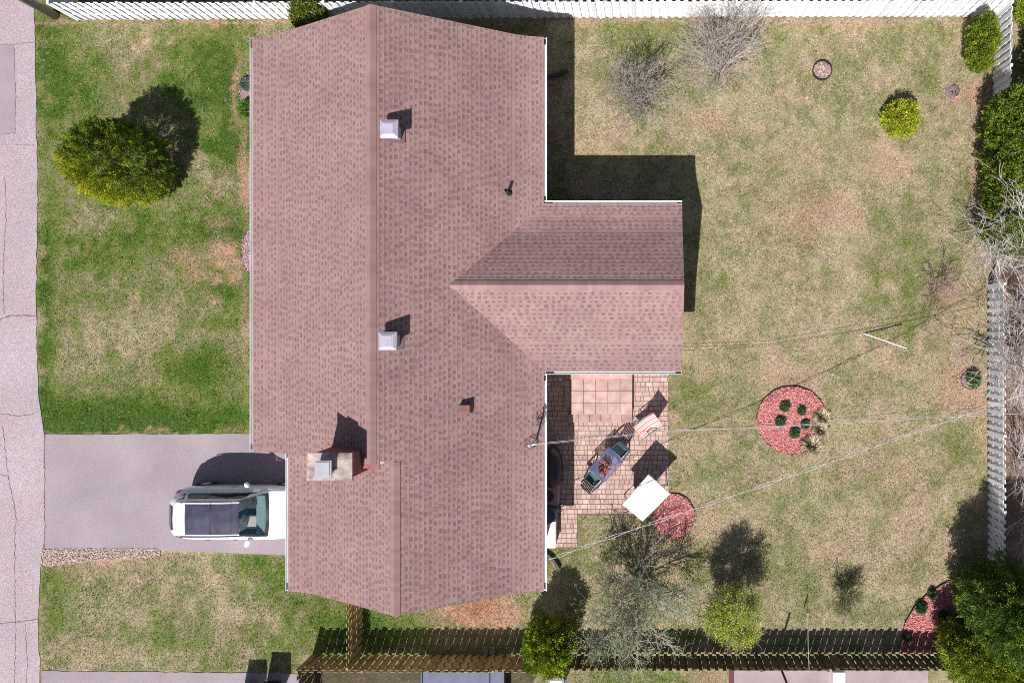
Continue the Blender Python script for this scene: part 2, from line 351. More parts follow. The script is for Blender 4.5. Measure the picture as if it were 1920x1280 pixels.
# grass
LAWN = [[(67,0),(130,0),(150,40),(470,38),(470,808),(84,810),(72,700),(70,300)], [(78,1048),(290,1036),(545,1044),(545,1100),(760,1150),(1025,1100),(1025,1228),(560,1228),(560,1256),(80,1255)],
        [(470,36),(1850,32),(1850,1226),(1022,1226),(1022,720),(1290,720),(1290,380),(1022,380),(1022,60),(470,90)], [(1060,1255),(1345,1255),(1345,1290),(1060,1290)], [(120,-30),(1930,-30),(1930,4),(120,4)]]
NOG = [[(1018,700),(1254,700),(1254,964),(1084,964),(1084,1025),(1018,1025)]]
def ell(x, y, cx, cy, rx, ry): return ((x - cx) / rx) ** 2 + ((y - cy) / ry) ** 2 < 1
def lawn_ok(x, y):
    m = np.zeros(x.shape, bool)
    for p in LAWN: m |= inpoly(x, y, p)
    for p in NOG: m &= ~inpoly(x, y, p)
    m &= ~ell(x, y, 1263, 967, 40, 44) & ~ell(x, y, 1482, 788, 66, 66) & ~ell(x, y, 1541, 133, 19, 19)
    m &= ~inpoly(x, y, [(1688,1200),(1700,1160),(1740,1110),(1800,1070),(1860,1070),(1860,1230),(1690,1230)])
    m &= ~((x < 300) & (y > 1026) & (y < 1055) & (x < 300 - (y - 1040) * 6))
    return m
NB = 520000
px = rng.uniform(64, 1925, NB); py = rng.uniform(-20, 1285, NB); ok = lawn_ok(px, py); px = px[ok]; py = py[ok]
gc = ground_color(px, py); lum = gc @ np.array([.3, .6, .1]); 
n = len(px); ln = rng.uniform(.035, .085, n); wd = rng.uniform(.010, .020, n); a = rng.uniform(0, 6.28, n); lean = rng.uniform(.4, 1.15, n)
bx = (px - NX) / G; by = (NY - py) / G; bz = np.full(n, -.02)
dx = np.cos(a); dy = np.sin(a)
v0 = np.stack([bx - dy * wd, by + dx * wd, bz], -1); v1 = np.stack([bx + dy * wd, by - dx * wd, bz], -1)
v2 = np.stack([bx + dx * ln * lean, by + dy * ln * lean, bz + ln * (1.25 - lean * .8)], -1)
cc = gc * np.clip(rng.lognormal(.02, .55, (n, 1)), .26, 2.4)
straw = rng.random(n) < .05 + .10 * (px > 480); cc[straw] = np.array([.50, .40, .27]) * rng.uniform(.7, 1.15, (straw.sum(), 1))
tag(mesh_np('grass', np.stack([v0, v1, v2], 1).reshape(-1, 3), np.arange(n * 3).reshape(n, 3), np.repeat(cc, 3, 0), M['blade']),
    'short patchy grass blades covering the front and back lawns', 'grass', kind='stuff')
# ------------------------------------------------------------------ HOUSE
ZE = 2.80; SL = .527
def prof(d): return float(np.interp(d, [0, .45, .9, 8], [ZE, ZE + .075, ZE + .22, ZE + .22 + SL * 7.1]))
XL, XR, XG = -12.775, -3.27, -11.60; YT, YB, YS = 9.625, -8.54, -3.95
WN, WS, WE = 4.15, -1.3125, 1.295
XM = (XL + XR) / 2; XMG = (XG + XR) / 2; YW = (WN + WS) / 2
house = thing('house', 'single storey house with brown shingle roof and a rear wing', 'house')
SH = np.array([.252, .158, .148])
def shingles(mb, u0, u1, dmax, pos):
    """pos(u, d, lift) -> point; u runs along the eave, d across the slope"""
    e = .127; d = -.03
    def qd(a, b, da, db, la, lb, c, face=True):
        mb.add([pos(a, da, la), pos(b, da, la), pos(b, db, lb), pos(a, db, lb), pos(a, da, la - .03), pos(b, da, la - .03)], [(0, 1, 2, 3), (4, 5, 1, 0)] if face else [(0, 1, 2, 3)], c)
    def cl(f): return tuple(SH * f * np.array([1, random.uniform(.98, 1.03), random.uniform(.97, 1.05)]))
    while d < dmax - .01:
        d1 = min(d + e, dmax); u = u0 - random.uniform(0, .9)
        while u < u1:                                   # one laminated strip at a time
            wd_ = random.uniform(.25, .55); a = max(u, u0); b = min(u + wd_, u1); u += wd_
            if b > a + .004: qd(a, b, d, d1 + .02, .011, .002, cl(random.choice((.97, 1.0, 1.04, 1.08))))
        u = u0 - random.uniform(0, .3)
        while u < u1:                                   # dark printed slots under the butt of the next course, between the teeth
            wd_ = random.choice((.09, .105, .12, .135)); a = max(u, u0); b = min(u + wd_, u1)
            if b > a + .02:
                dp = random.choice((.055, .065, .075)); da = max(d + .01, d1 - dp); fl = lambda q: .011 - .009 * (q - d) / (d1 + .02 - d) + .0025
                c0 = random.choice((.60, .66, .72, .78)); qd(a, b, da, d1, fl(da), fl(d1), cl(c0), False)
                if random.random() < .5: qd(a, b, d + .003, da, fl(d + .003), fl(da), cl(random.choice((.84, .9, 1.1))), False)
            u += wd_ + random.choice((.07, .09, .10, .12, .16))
        d = d1
roof = MB()
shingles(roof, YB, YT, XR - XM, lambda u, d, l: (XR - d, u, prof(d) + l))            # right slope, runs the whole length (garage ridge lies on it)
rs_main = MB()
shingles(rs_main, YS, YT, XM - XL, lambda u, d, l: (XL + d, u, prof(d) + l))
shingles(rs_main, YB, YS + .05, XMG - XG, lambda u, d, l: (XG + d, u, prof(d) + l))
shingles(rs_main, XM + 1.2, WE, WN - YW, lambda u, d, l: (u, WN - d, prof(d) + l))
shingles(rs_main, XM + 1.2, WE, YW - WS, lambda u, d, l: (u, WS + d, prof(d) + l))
# drop tabs of the right slope left of the garage ridge, and wing tabs buried below the main slope
V = np.array(roof.v); Fk = []
for f in roof.f:
    c = V[list(f)].mean(0)
    if c[1] < YS and c[0] < XMG - .0: continue
    Fk.append(f)
roof.f = Fk
V2 = np.array(rs_main.v); keep = []
for f in rs_main.f:
    c = V2[list(f)].mean(0)
    if c[0] > XM + .9 and WS - .2 < c[1] < WN + .2:
        dd = XR - c[0]
        if dd > 0 and prof(dd) > c[2] + .12: continue
    keep.append(f)
rs_main.f = keep
roof.add(rs_main.v, rs_main.f); roof.c[-len(rs_main.v):] = rs_main.c
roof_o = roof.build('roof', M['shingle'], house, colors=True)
def ridge(p0, p1, along, s0, s1):
    rc = MB()
    L_ = (Vector(p1) - Vector(p0)).length; n_ = int(L_ / .143)
    for i in range(n_):
        t0 = i / n_; t1 = (i + 1.25) / n_; f = random.choice((.92, .98, 1.02, 1.06)); c = tuple(SH * f)
        a = Vector(p0).lerp(Vector(p1), t0); b = Vector(p0).lerp(Vector(p1), min(t1, 1)); hw = .15
        off = Vector((hw, 0, -hw * SL)) if along == 'y' else Vector((0, hw, -hw * SL)); of2 = Vector((-hw, 0, -hw * SL)) if along == 'y' else Vector((0, -hw, -hw * SL))
        ua = Vector((0, 0, .032)); ub = Vector((0, 0, .022))
        rc.add([a + of2 + ua, a + ua + Vector((0, 0, .012)), a + off + ua, b + of2 + ub, b + ub + Vector((0, 0, .012)), b + off + ub], [(0, 1, 4, 3), (1, 2, 5, 4), (0, 3, 5, 2)], c)
    rc.build('ridge_cap', M['shingle'], roof_o, colors=True)
ZM = prof(XR - XM); ZG = prof(XR - XMG); ZW = prof(WN - YW)
ridge((XM, YS, ZM), (XM, YT, ZM), 'y', 1, 1); ridge((XMG, YB, ZG), (XMG, YS + .02, ZG), 'y', 1, 1); ridge((XR - (ZW - ZE - .22) / SL - .9 + .0, YW, ZW), (WE, YW, ZW), 'x', 1, 1)
# roof deck and fascia (white boards below the shingles)
dk = MB()
def deck(a0, a1, e0, e1, ax):
    mid = (e0 + e1) / 2; hw = abs(e1 - e0) / 2; ds = [0, .45, .9, hw]
    line = [(e0 + math.copysign(d, e1 - e0), prof(d)) for d in ds] + [(e1 - math.copysign(d, e1 - e0), prof(d)) for d in ds[-2::-1]]
    vs = []; n_ = len(line)
    for a in (a0, a1):
        for off in (-.012, -.15):
            for x, z in line: vs.append((x, a, z + off) if ax == 'y' else (a, x, z + off))
    fs = []
    for i in range(n_ - 1):
        fs += [(i, i + 1, 2 * n_ + i + 1, 2 * n_ + i), (n_ + i, 3 * n_ + i, 3 * n_ + i + 1, n_ + i + 1), (i, n_ + i, n_ + i + 1, i + 1), (2 * n_ + i, 2 * n_ + i + 1, 3 * n_ + i + 1, 3 * n_ + i)]
    fs += [(0, 2 * n_, 3 * n_, n_), (n_ - 1, 2 * n_ - 1, 4 * n_ - 1, 3 * n_ - 1)]
    dk.add(vs, fs)
deck(YS + .012, YT - .012, XL + .012, XR - .012, 'y'); deck(YB + .012, YS + .2, XG + .012, XR - .0155, 'y'); deck(XM + 1.9, WE - .012, WN - .012, WS + .012, 'x')
dk.build('fascia_board', M['siding'], house)
# walls with gables
wl = MB()
def hull(a0, a1, e0, e1, ax, inset):
    lo, hi = min(e0, e1) + inset, max(e0, e1) - inset; mid = (e0 + e1) / 2; hw = abs(e1 - e0) / 2
    zs = prof(inset) - .17; zr = prof(hw) - .18
    prf = [(lo, 0), (hi, 0), (hi, zs), (mid, zr), (lo, zs)]; vs = [((x, a, z) if ax == 'y' else (a, x, z)) for a in (a0, a1) for x, z in prf]
    wl.add(vs, [(0, 1, 2, 3, 4), (9, 8, 7, 6, 5)] + [(i, i + 5, (i + 1) % 5 + 5, (i + 1) % 5) for i in range(5)])
hull(YS + .05, YT - .30, XL, XR, 'y', .42); hull(YB + .28, YS + .4, XG, XR + .005, 'y', .425); hull(XR - .8, WE - .28, WN, WS, 'x', .40)
wl.build('wall', M['siding'], house)
def panel(name, m1, x, y, z, wx, hz, ax, parent=house):
    t = .05
    fr = MB(); gl = MB()
    if ax == 'x': fr.box(x - t, x + t, y - wx / 2 - .06, y + wx / 2 + .06, z - .06, z + hz + .06); gl.box(x - t - .012, x + t + .012, y - wx / 2, y + wx / 2, z, z + hz)
    else: fr.box(x - wx / 2 - .06, x + wx / 2 + .06, y - t, y + t, z - .06, z + hz + .06); gl.box(x - wx / 2, x + wx / 2, y - t - .012, y + t + .012, z, z + hz)
    o = fr.build(name, M['white'], parent); gl.build('pane' if name == 'window' else 'panel', m1, o); return o
for y in (8, 5, 2, -1.5): panel('window', M['trim'], XL + .42, y, 1.0, 1.2, 1.1, 'x')
panel('garage_door', M['white'], XG + .425, -6.3, .08, 2.7, 2.1, 'x')
for y in (7.5, 5.5, -6.5): panel('window', M['trim'], XR - .42, y, 1.1, 1.1, 1.0, 'x')
panel('door', M['white'], -1.6, WS + .40, .48, .9, 2.02, 'y'); panel('window', M['trim'], WE - .28, 1.4, 1., 1.6, 1.1, 'x')
# gutters : open U channels
def gutter(p0, p1, out, name='gutter'):
    p0 = Vector(p0); p1 = Vector(p1); o_ = Vector(out); mb = MB(); wd_ = .115; z1 = ZE - .005; z0 = ZE - .12; th = .012
    sec = [(0, z1 - .03), (0, z0), (wd_, z0), (wd_, z1), (wd_ - th, z1), (wd_ - th, z0 + th + .035), (th, z0 + th + .035), (th, z1 - .03)]
    vs = [((p + o_ * a).x, (p + o_ * a).y, z) for p in (p0, p1) for a, z in sec]; n_ = 8
    mb.add(vs, [(i, (i + 1) % n_, (i + 1) % n_ + n_, i + n_) for i in range(n_)] + [tuple(range(n_ - 1, -1, -1)), tuple(range(n_, 2 * n_))])
    d = (p1 - p0); L_ = d.length; d.normalize()
    g = mb.build(name, M['gutter'], house)
    for e_, s_ in ((p0, 1), (p1, -1)):
        lf = MB(); a = e_ + d * s_ * .03
        c1 = a + o_ * .03; c2 = a + o_ * .085; e2 = d * s_ * random.uniform(.1, .3)
        lf.add([(*c1.xy, z0 + .052), (*c2.xy, z0 + .052), (*(c2 + e2).xy, z0 + .052), (*(c1 + e2).xy, z0 + .052)], [(0, 1, 2, 3)]); lf.build('outlet', M['black'], g)
gutter((XL - .003, YS, 0), (XL - .003, YT, 0), (-1, 0, 0)); gutter((XG - .003, YB, 0), (XG - .003, YS - .06, 0), (-1, 0, 0))
gutter((XR + .003, WN + .12, 0), (XR + .003, YT, 0), (1, 0, 0)); gutter((XR + .003, YB, 0), (XR + .003, WS - .12, 0), (1, 0, 0))
gutter((XR + .05, WN + .003, 0), (WE, WN + .003, 0), (0, 1, 0)); gutter((XR + .05, WS - .003, 0), (WE, WS - .003, 0), (0, -1, 0))
# chimney
ch = MB(); CX0, CX1, CY0, CY1 = -9.53, -8.37, -4.22, -3.55; ZC = 5.60
ch.box(CX0, CX1, CY0, CY1, 3.0, ZC); cho = ch.build('chimney', M['brick'], house)
c2 = MB(); c2.add([(-9.60, -4.28, ZC), (-8.31, -4.28, ZC), (-8.31, -3.49, ZC), (-9.60, -3.49, ZC), (-9.60, -4.28, ZC + .07), (-8.31, -4.28, ZC + .07), (-8.31, -3.49, ZC + .07), (-9.60, -3.49, ZC + .07),
        (-9.22, -4.05, ZC + .13), (-8.80, -4.05, ZC + .13), (-8.80, -3.66, ZC + .13), (-9.22, -3.66, ZC + .13)],
        [(0, 3, 2, 1), (0, 1, 5, 4), (1, 2, 6, 5), (2, 3, 7, 6), (3, 0, 4, 7), (4, 5, 9, 8), (5, 6, 10, 9), (6, 7, 11, 10), (7, 4, 8, 11), (8, 9, 10, 11)])
c2.build('chimney_cap', M['concrete'], cho)
fl = MB(); fl.box(-9.17, -8.83, -4.05, -3.71, ZC + .1, ZC + .30); fl.box(-9.24, -8.77, -4.12, -3.65, ZC + .34, ZC + .372); fl.box(-9.20, -8.81, -4.08, -3.69, ZC + .372, ZC + .40)
for sx in (-9.19, -8.84):
    for sy in (-4.07, -3.72): fl.box(sx, sx + .03, sy, sy + .03, ZC + .25, ZC + .345)
fl.build('flue_cover', M['metal'], cho)
fs_ = MB(); fs_.box(-8.368, -8.02, -4.10, -3.97, 4.55, 4.86); fs_.build('flashing', M['brick'], cho)
# roof vents
def roof_vent(px, py):
    c = P(px, py, 5.25); zr = prof(XR - c.x); s = .26
    o = thing('roof_vent', None, None); del_keys = None
    return c, zr, s
for px_, py_ in ((728, 240.5), (725.5, 639)):
    zt = 5.28; c = P(px_, py_, zt); zr = prof(XR - c.x); b = MB(); b.box(c.x - .17, c.x + .17, c.y - .17, c.y + .17, zr - .15, zt - .1)
    vo = b.build('roof_vent', M['metal_pale'], house)
    h_ = MB(); s = .265; t = .175
    h_.add([(c.x + sx * s, c.y + sy * s, zt - .15) for sx, sy in ((-1, -1), (1, -1), (1, 1), (-1, 1))] + [(c.x + sx * s, c.y + sy * s, zt - .05) for sx, sy in ((-1, -1), (1, -1), (1, 1), (-1, 1))] +
           [(c.x + sx * t, c.y + sy * t, zt + .01) for sx, sy in ((-1, -1), (1, -1), (1, 1), (-1, 1))], [(0, 1, 5, 4), (1, 2, 6, 5), (2, 3, 7, 6), (3, 0, 4, 7), (4, 5, 9, 8), (5, 6, 10, 9), (6, 7, 11, 10), (7, 4, 8, 11), (8, 9, 10, 11), (3, 2, 1, 0)])
    h_.box(c.x - .15, c.x + .15, c.y - .15, c.y + .15, zt + .009, zt + .03)
    h_.build('vent_hood', M['metal_pale'], vo)
    f_ = MB(); q0 = [(c.x + sx * .27, c.y + sy * .27) for sx, sy in ((-1, -1), (1, -1), (1, 1), (-1, 1))]; f_.add([(x, y, prof(XR - x) + .04) for x, y in q0], [(0, 1, 2, 3)]); f_.build('flashing', M['copper2'], vo)
c = P(944, 352, 3.9); zr = prof(XR - c.x); b = MB(); b.lathe([(.05, zr - .05), (.05, zr + .42), (.038, zr + .42), (.038, zr + .2)], (c.x, c.y, 0), 14); vp = b.build('vent_pipe', M['black'], house)
b = MB(); b.lathe([(.12, zr - .03), (.075, zr + .07), (.055, zr + .12)], (c.x, c.y, 0), 14); b.build('pipe_boot', M['rubber'], vp)
c = P(866, 769, 4.3); zr = prof(XR - c.x); b = MB()
b.add([(c.x - .17, c.y - .13, zr + .28), (c.x + .15, c.y - .13, zr + .20), (c.x + .15, c.y + .13, zr + .20), (c.x - .17, c.y + .13, zr + .28), (c.x - .19, c.y - .15, zr), (c.x + .2, c.y - .15, zr - .15), (c.x + .2, c.y + .15, zr - .15), (c.x - .19, c.y + .15, zr)],
      [(0, 1, 2, 3), (4, 5, 1, 0), (5, 6, 2, 1), (6, 7, 3, 2), (7, 4, 0, 3)]); b.build('exhaust_vent', M['copper'], house, bevel=.02)
# service mast
mb_ = P(1005, 825, 3.0); zt = 4.05; b = MB(); mt = P(993, 834, zt); b.tube([(mb_.x, mb_.y, 2.7), (mt.x, mt.y, zt)], .03, 8); ms = b.build('service_mast', M['metal'], house)
b = MB(); b.lathe([(.05, 0), (.07, .05), (.05, .12), (.01, .14)], (mt.x, mt.y, zt - .02), 10); b.build('weather_head', M['metal_pale'], ms)
for k in range(7):
    b = MB(); a0 = random.uniform(0, 6.28); r_ = random.uniform(.12, .28); pts = []
    for j in range(9):
        a = a0 + j * .65; pts.append((mt.x + .02 + r_ * math.cos(a) * (1 - j * .05), mt.y + .06 + r_ * .8 * math.sin(a), zt - .12 - .06 * j - .02 * k))
    b.tube(pts, .008, 4); b.build('drip_loop', M['cable_dark'], ms)
for k in range(3):
    b = MB(); b.lathe([(.03, 0), (.04, .03), (.02, .06)], (mt.x + .05 + .05 * k, mt.y - .02 + .01 * k, zt - .22 - .02 * k), 8); b.build('insulator', M['white'], ms)
# ------------------------------------------------------------------ PATIO
pj = MB()
pat = [[(1019,697),(1254,697),(1254,965),(1083,965),(1083,1025),(1019,1025)]]
def ptw(pts, z=0): return [tuple(P(x, y).xy) for x, y in pts]
pj.prism(ptw(pat[0]), -.05, .022); tag(pj.build('patio_base', M['joint']), 'dark sandy joints under the pink pavers of the patio', 'patio', kind='structure')
pv = MB(); rowh = 9.15; y = 697
PC = [(.44, .30, .255), (.41, .28, .24), (.46, .325, .277), (.38, .27, .235), (.42, .30, .25)]
r_ = 0
while y < 1024:
    x = 1019 - random.uniform(0, 9); xe = 1254 if y < 962 else 1083
    while x < xe - 1:
        w_ = random.choice((9.2, 9.2, 13.5, 6.6))
        a = max(x, 1019) + .42; b_ = min(x + w_, xe) - .42; y1 = min(y + rowh, 965 if x > 1083 else 1025) - .42
        if b_ - a > 1.2:
            c = random.choice(PC); f = random.uniform(.93, 1.07); t_ = .030 + random.uniform(-.003, .003)
            p0 = P(a, y + .42); p1 = P(b_, y1); bv = .006; tl = random.uniform(-.002, .002)
            xs = sorted((p0.x, p1.x)); ys = sorted((p0.y, p1.y))
            pv.add([(xs[0], ys[0], .02), (xs[1], ys[0], .02), (xs[1], ys[1], .02), (xs[0], ys[1], .02), (xs[0] + bv, ys[0] + bv, t_ + tl), (xs[1] - bv, ys[0] + bv, t_), (xs[1] - bv, ys[1] - bv, t_ - tl), (xs[0] + bv, ys[1] - bv, t_)],
                   [(4, 5, 6, 7), (0, 1, 5, 4), (1, 2, 6, 5), (2, 3, 7, 6), (3, 0, 4, 7)], tuple(v * f for v in c))
        x += w_
    y += rowh; r_ += 1
tag(pv.build('patio', M['paver'], colors=True), 'pink tumbled paver patio in the corner behind the house', 'patio', kind='structure')
# stoop
st = thing('stoop', 'low pink stone landing with steps below the wing wall', 'landing')
b = MB()
x0, x1 = (1060 - NX) / G, (1188 - NX) / G
def slabs(xa, xb, ya, yb, nxs, nys, z):
    for i in range(nxs):
        for j in range(nys):
            xa_ = xa + (xb - xa) * i / nxs; xb_ = xa + (xb - xa) * (i + 1) / nxs; ya_ = ya + (yb - ya) * j / nys; yb_ = ya + (yb - ya) * (j + 1) / nys
            f = random.uniform(.88, 1.1); c = random.choice([(.40, .265, .235), (.36, .24, .215), (.42, .29, .26)])
            b.box(xa_ + .006, xb_ - .006, min(ya_, yb_) + .006, max(ya_, yb_) - .006, z - .05, z, tuple(v * f for v in c))
slabs(x0 + .25, x1 - .04, -3.05, -1.75, 5, 3, .34)
lan = b.build('landing', M['paver'], st, colors=True, bevel=.008)
b = MB(); b.box(x0 + .26, x1 - .05, -3.04, -1.0, .0, .288, (.35, .2, .18)); b.build('landing_base', M['paver'], st, colors=True)
b = MB(); b.box(x0 + .25, x1 - .04, -1.745, -1.0, .29, .50, (.44, .28, .24)); b.build('door_step', M['paver'], st, colors=True, bevel=.01)
b = MB(); slabs(x0 + .12, x1 - .04, -3.36, -3.06, 6, 1, .17); b.box(x0 + .13, x1 - .05, -3.35, -3.05, .02, .118, (.35, .2, .18)); b.build('step', M['paver'], st, colors=True, bevel=.008)
b = MB()
for i in range(7): b.box(x0 + .02, x0 + .235, -1.3 - i * .25, -1.06 - i * .25, .03, .17 + .02 * (i % 2), (.40 * random.uniform(.9, 1.1), .25, .22))
b.build('side_step', M['paver'], st, colors=True, bevel=.008)
# ------------------------------------------------------------------ CAR
def build_car():
    root = thing('suv', 'white suv with dark glass roof parked at the garage', 'car', (-16.80, -6.48, .03))
    T = [ # x wl zs wb zb wt zt wr zr zc
     (0.00,.10,.55,.10,.70,.09,.80,.08,.88,.90),(.03,.36,.62,.33,.80,.30,.90,.27,.95,.97),(.12,.60,.80,.54,.95,.49,1.03,.43,1.09,1.12),(.25,.76,.90,.67,1.02,.58,1.17,.50,1.26,1.29),(.42,.865,.95,.74,1.06,.64,1.35,.555,1.44,1.48),(.52,.89,.985,.735,1.06,.63,1.42,.46,1.49,1.53),(.64,.905,.995,.745,1.06,.645,1.50,.54,1.58,1.625),
     (.80,.915,1.0,.75,1.07,.655,1.53,.60,1.645,1.69),(1.05,.92,1.005,.755,1.07,.66,1.545,.625,1.672,1.725),(1.6,.925,1.005,.76,1.07,.665,1.55,.63,1.682,1.745),(2.3,.925,1.0,.765,1.065,.665,1.54,.63,1.667,1.735),
     (2.88,.925,.995,.775,1.055,.66,1.49,.625,1.605,1.675),(3.2,.925,.985,.79,1.045,.735,1.27,.69,1.36,1.43),(3.56,.925,.97,.81,1.025,.80,1.05,.77,1.075,1.135),(3.7,.925,.965,.82,1.02,.81,1.03,.76,1.05,1.10),
     (4.2,.91,.90,.82,.965,.78,.985,.62,1.02,1.045),(4.55,.86,.82,.77,.88,.71,.905,.5,.94,.955),(4.78,.76,.70,.68,.75,.62,.77,.42,.79,.80),(4.86,.62,.55,.56,.58,.5,.59,.35,.6,.60)]
    T = np.array(T); xs = np.unique(np.concatenate([np.linspace(0, 4.86, 64), [.03, .06, .12, .25, .42, .52, .62, .9, 1.06, 1.62, 2.3, 2.36, 2.60, 2.62, 2.88, 2.95, 3.54, 3.60, 3.3, 1.58, .14, .55]]))
    row = [np.interp(xs, T[:, 0], T[:, k]) for k in range(1, 10)]
    def smooth_(a):
        b_ = a.copy(); b_[1:-1] = .25 * a[:-2] + .5 * a[1:-1] + .25 * a[2:]; return b_
    row = [smooth_(a) for a in row]; wl2, zs, wb, zb, wt, zt2, wr, zr, zc = row
    z0 = np.full_like(xs, .24); ms_ = (wb + wt) / 2
    half = [(wl2 - .09, z0), (wl2 - .015, z0 + .14), (wl2 + .012, z0 + .42), (wl2, zs - .06), (wl2 - .035, zs), (wb + .025, zb - .02), (wb, zb), (wb * .52 + wt * .48 + .012, (zb + zt2) / 2), (wt, zt2), (wr + .012, zr - .03), (wr - .02, zr), (np.minimum(.53, wr * .85), zr + (zc - zr) * .55), (np.minimum(.3, wr * .5), zr + (zc - zr) * .88), (wr * 0, zc)]
    K = len(half); V = []
    for i, x in enumerate(xs):
        for k in range(K): V.append((x, half[k][0][i], half[k][1][i]))
        for k in range(K - 2, -1, -1): V.append((x, -half[k][0][i], half[k][1][i]))
    W_ = 2 * K - 1; parts = {n_: [] for n_ in ('body', 'windshield', 'sunroof', 'side_l', 'side_r', 'rear_window', 'crossbar')}
    for i in range(len(xs) - 1):
        xm = (xs[i] + xs[i + 1]) / 2
        for k in range(W_ - 1):
            f = (i * W_ + k, i * W_ + k + 1, (i + 1) * W_ + k + 1, (i + 1) * W_ + k); kk = k if k < K - 1 else W_ - 2 - k
            dest = 'body'
            if 2.90 < xm < 3.56 and kk >= 9: dest = 'windshield'
            elif 1.06 < xm < 2.89 and kk >= 11: dest = 'sunroof'
            elif kk in (6, 7) and .62 < xm < 3.25 and not (kk == 7 and xm > 2.98) and not (kk == 7 and xm < .75): dest = 'side_l' if k < K else 'side_r'
            elif .12 < xm < .52 and kk >= 11: dest = 'rear_window'
            parts[dest].append(f)
    parts['body'].append(tuple(range(W_))); parts['body'].append(tuple(range((len(xs) - 1) * W_ + W_ - 1, (len(xs) - 1) * W_ - 1, -1)))
    def sub(name, fs, m, parent, dz=0):
        used = sorted({i for f in fs for i in f}); mp = {o: j for j, o in enumerate(used)}; b_ = MB(); b_.add([V[i] for i in used], [tuple(mp[i] for i in f) for f in fs]); return b_.build(name, m, parent, smooth=True)
    body = sub('body', parts['body'], M['car'], root)
    sub('windshield', parts['windshield'], M['windshield'], root); sub('sunroof', parts['sunroof'], M['sunroof'], root)
    for s in ('side_l', 'side_r'): sub('side_window', parts[s], M['glass_side'], root)
    sub('rear_window', parts['rear_window'], M['glass_dark'], root)
    b_ = MB()   # black surround of the windshield foot and roof seam
    zc_ = lambda x: float(np.interp(x, xs, zc)); wr_ = lambda x: float(np.interp(x, xs, wr)); zr_ = lambda x: float(np.interp(x, xs, zr))
    for yy in np.linspace(-.74, .74, 24):
        y2 = yy + 1.48 / 24 + .005; x_ = 3.545 + .055 * (1 - (yy / .74) ** 2)
        zz = lambda x, y: zr_(x) + (zc_(x) - zr_(x)) * (1 - (abs(y) / max(wr_(x), .3)) ** 2 * .95) + .006
        if y2 > .77: continue
        b_.add([(x_ - .05, yy, zz(x_ - .05, yy)), (x_ + .045, yy, zz(x_ + .045, yy)), (x_ + .045, y2, zz(x_ + .045, y2)), (x_ - .05, y2, zz(x_ - .05, y2))], [(0, 1, 2, 3)])
    b_.build('cowl', M['black'], root)
    b_ = MB(); b_.box(1.93, 1.945, -.53, .53, zc_(1.94) - .03, zc_(1.94) + .003); b_.build('roof_glass_seam', M['black'], root)
    for s in (1, -1):
        b_ = MB(); b_.tube([(.7, s * .60, zr_(.75) + .0)] + [(x, s * .60, zr_(x) + .035) for x in np.linspace(.85, 2.75, 9)] + [(2.9, s * .61, zr_(2.88) + .0)], .016, 6); b_.build('roof_rail', M['black'], root)
        m_ = MB(); m_.tube([(2.93, s * .80, 1.06), (2.90, s * .93, 1.08)], [.03, .03], 6); mm = Matrix.Translation((2.87, s * 1.0, 1.10)) @ Matrix.Rotation(s * .45, 4, 'Z') @ Matrix.Diagonal((.095, .17, .10, 1))
        m_.lathe([(math.sin(t) * 1 + .001, -math.cos(t)) for t in np.linspace(0, math.pi, 9)], n=12, m=mm); m_.build('mirror', M['car'], root, smooth=True)
        for hx in (1.35, 2.32):
            h_ = MB(); h_.tube([(hx - .1, s * .915, .905), (hx - .06, s * .955, .915), (hx + .06, s * .955, .915), (hx + .1, s * .915, .905)], .014, 6); h_.build('door_handle', M['chrome'], root)
        t_ = MB(); t_.tube([(.22, s * .71, .92), (.33, s * .79, .94), (.46, s * .845, .95)], [.02, .045, .02], 8); t_.build('taillight', M['red_lamp'], root)
        h_ = MB(); h_.tube([(4.45, s * .80, .80), (4.62, s * .72, .76), (4.76, s * .55, .70)], [.03, .06, .04], 8); h_.build('headlight', M['chrome'], root)
        for wx in (.92, 3.86):
            w_ = MB(); mm = Matrix.Translation((wx, s * .83, .35)) @ Matrix.Rotation(math.pi / 2, 4, 'X'); w_.lathe([(.20, -.105), (.32, -.11), (.36, -.06), (.36, .06), (.32, .11), (.2, .105)], n=28, m=mm); wo = w_.build('wheel', M['rubber'], root, smooth=False)
            r2 = MB(); r2.lathe([(.21, -.112), (.21, .112), (.06, .118)], n=20, m=mm); r2.build('rim', M['chrome'], wo)
        for sx_ in (1.60, 2.33):
            d_ = MB(); d_.add([(sx_, s * (.772), 1.075), (sx_ + .05, s * .772, 1.075), (sx_ + .05, s * .682, 1.53), (sx_, s * .682, 1.53)], [(0, 1, 2, 3)]); d_.build('window_pillar', M['black'], root)
    b_ = MB(); b_.box(.02, .05, -.20, .20, .66, .80); b_.build('licence_plate', M['metal'], root)
    b_ = MB(); ys_ = np.linspace(-.56, .56, 17); re_ = [.60 + .24 * abs(y / .56) ** 2.6 for y in ys_]
    for k in range(16):
        y0, y1, a0, a1 = ys_[k], ys_[k + 1], re_[k], re_[k + 1]
        b_.add([(a0, y0, 1.645), (a1, y1, 1.645), (.93, y1, 1.70), (.93, y0, 1.70), (a0, y0, 1.60), (a1, y1, 1.60)], [(0, 3, 2, 1), (0, 1, 5, 4)])
    b_.build('spoiler', M['car'], root)
    # interior
    b_ = MB(); b_.add([(x, y, z) for z in (.45, 1.02) for y in (-.70, .70) for x in (.7, 3.45)], [(0, 1, 3, 2), (0, 4, 5, 1), (2, 3, 7, 6), (0, 2, 6, 4), (1, 5, 7, 3)]); b_.build('interior', M['glass_dark'], root)
    b_ = MB(); b_.box(3.12, 3.5, -.68, .68, .85, 1.03); b_.build('dashboard', M['dash'], root, bevel=.04)
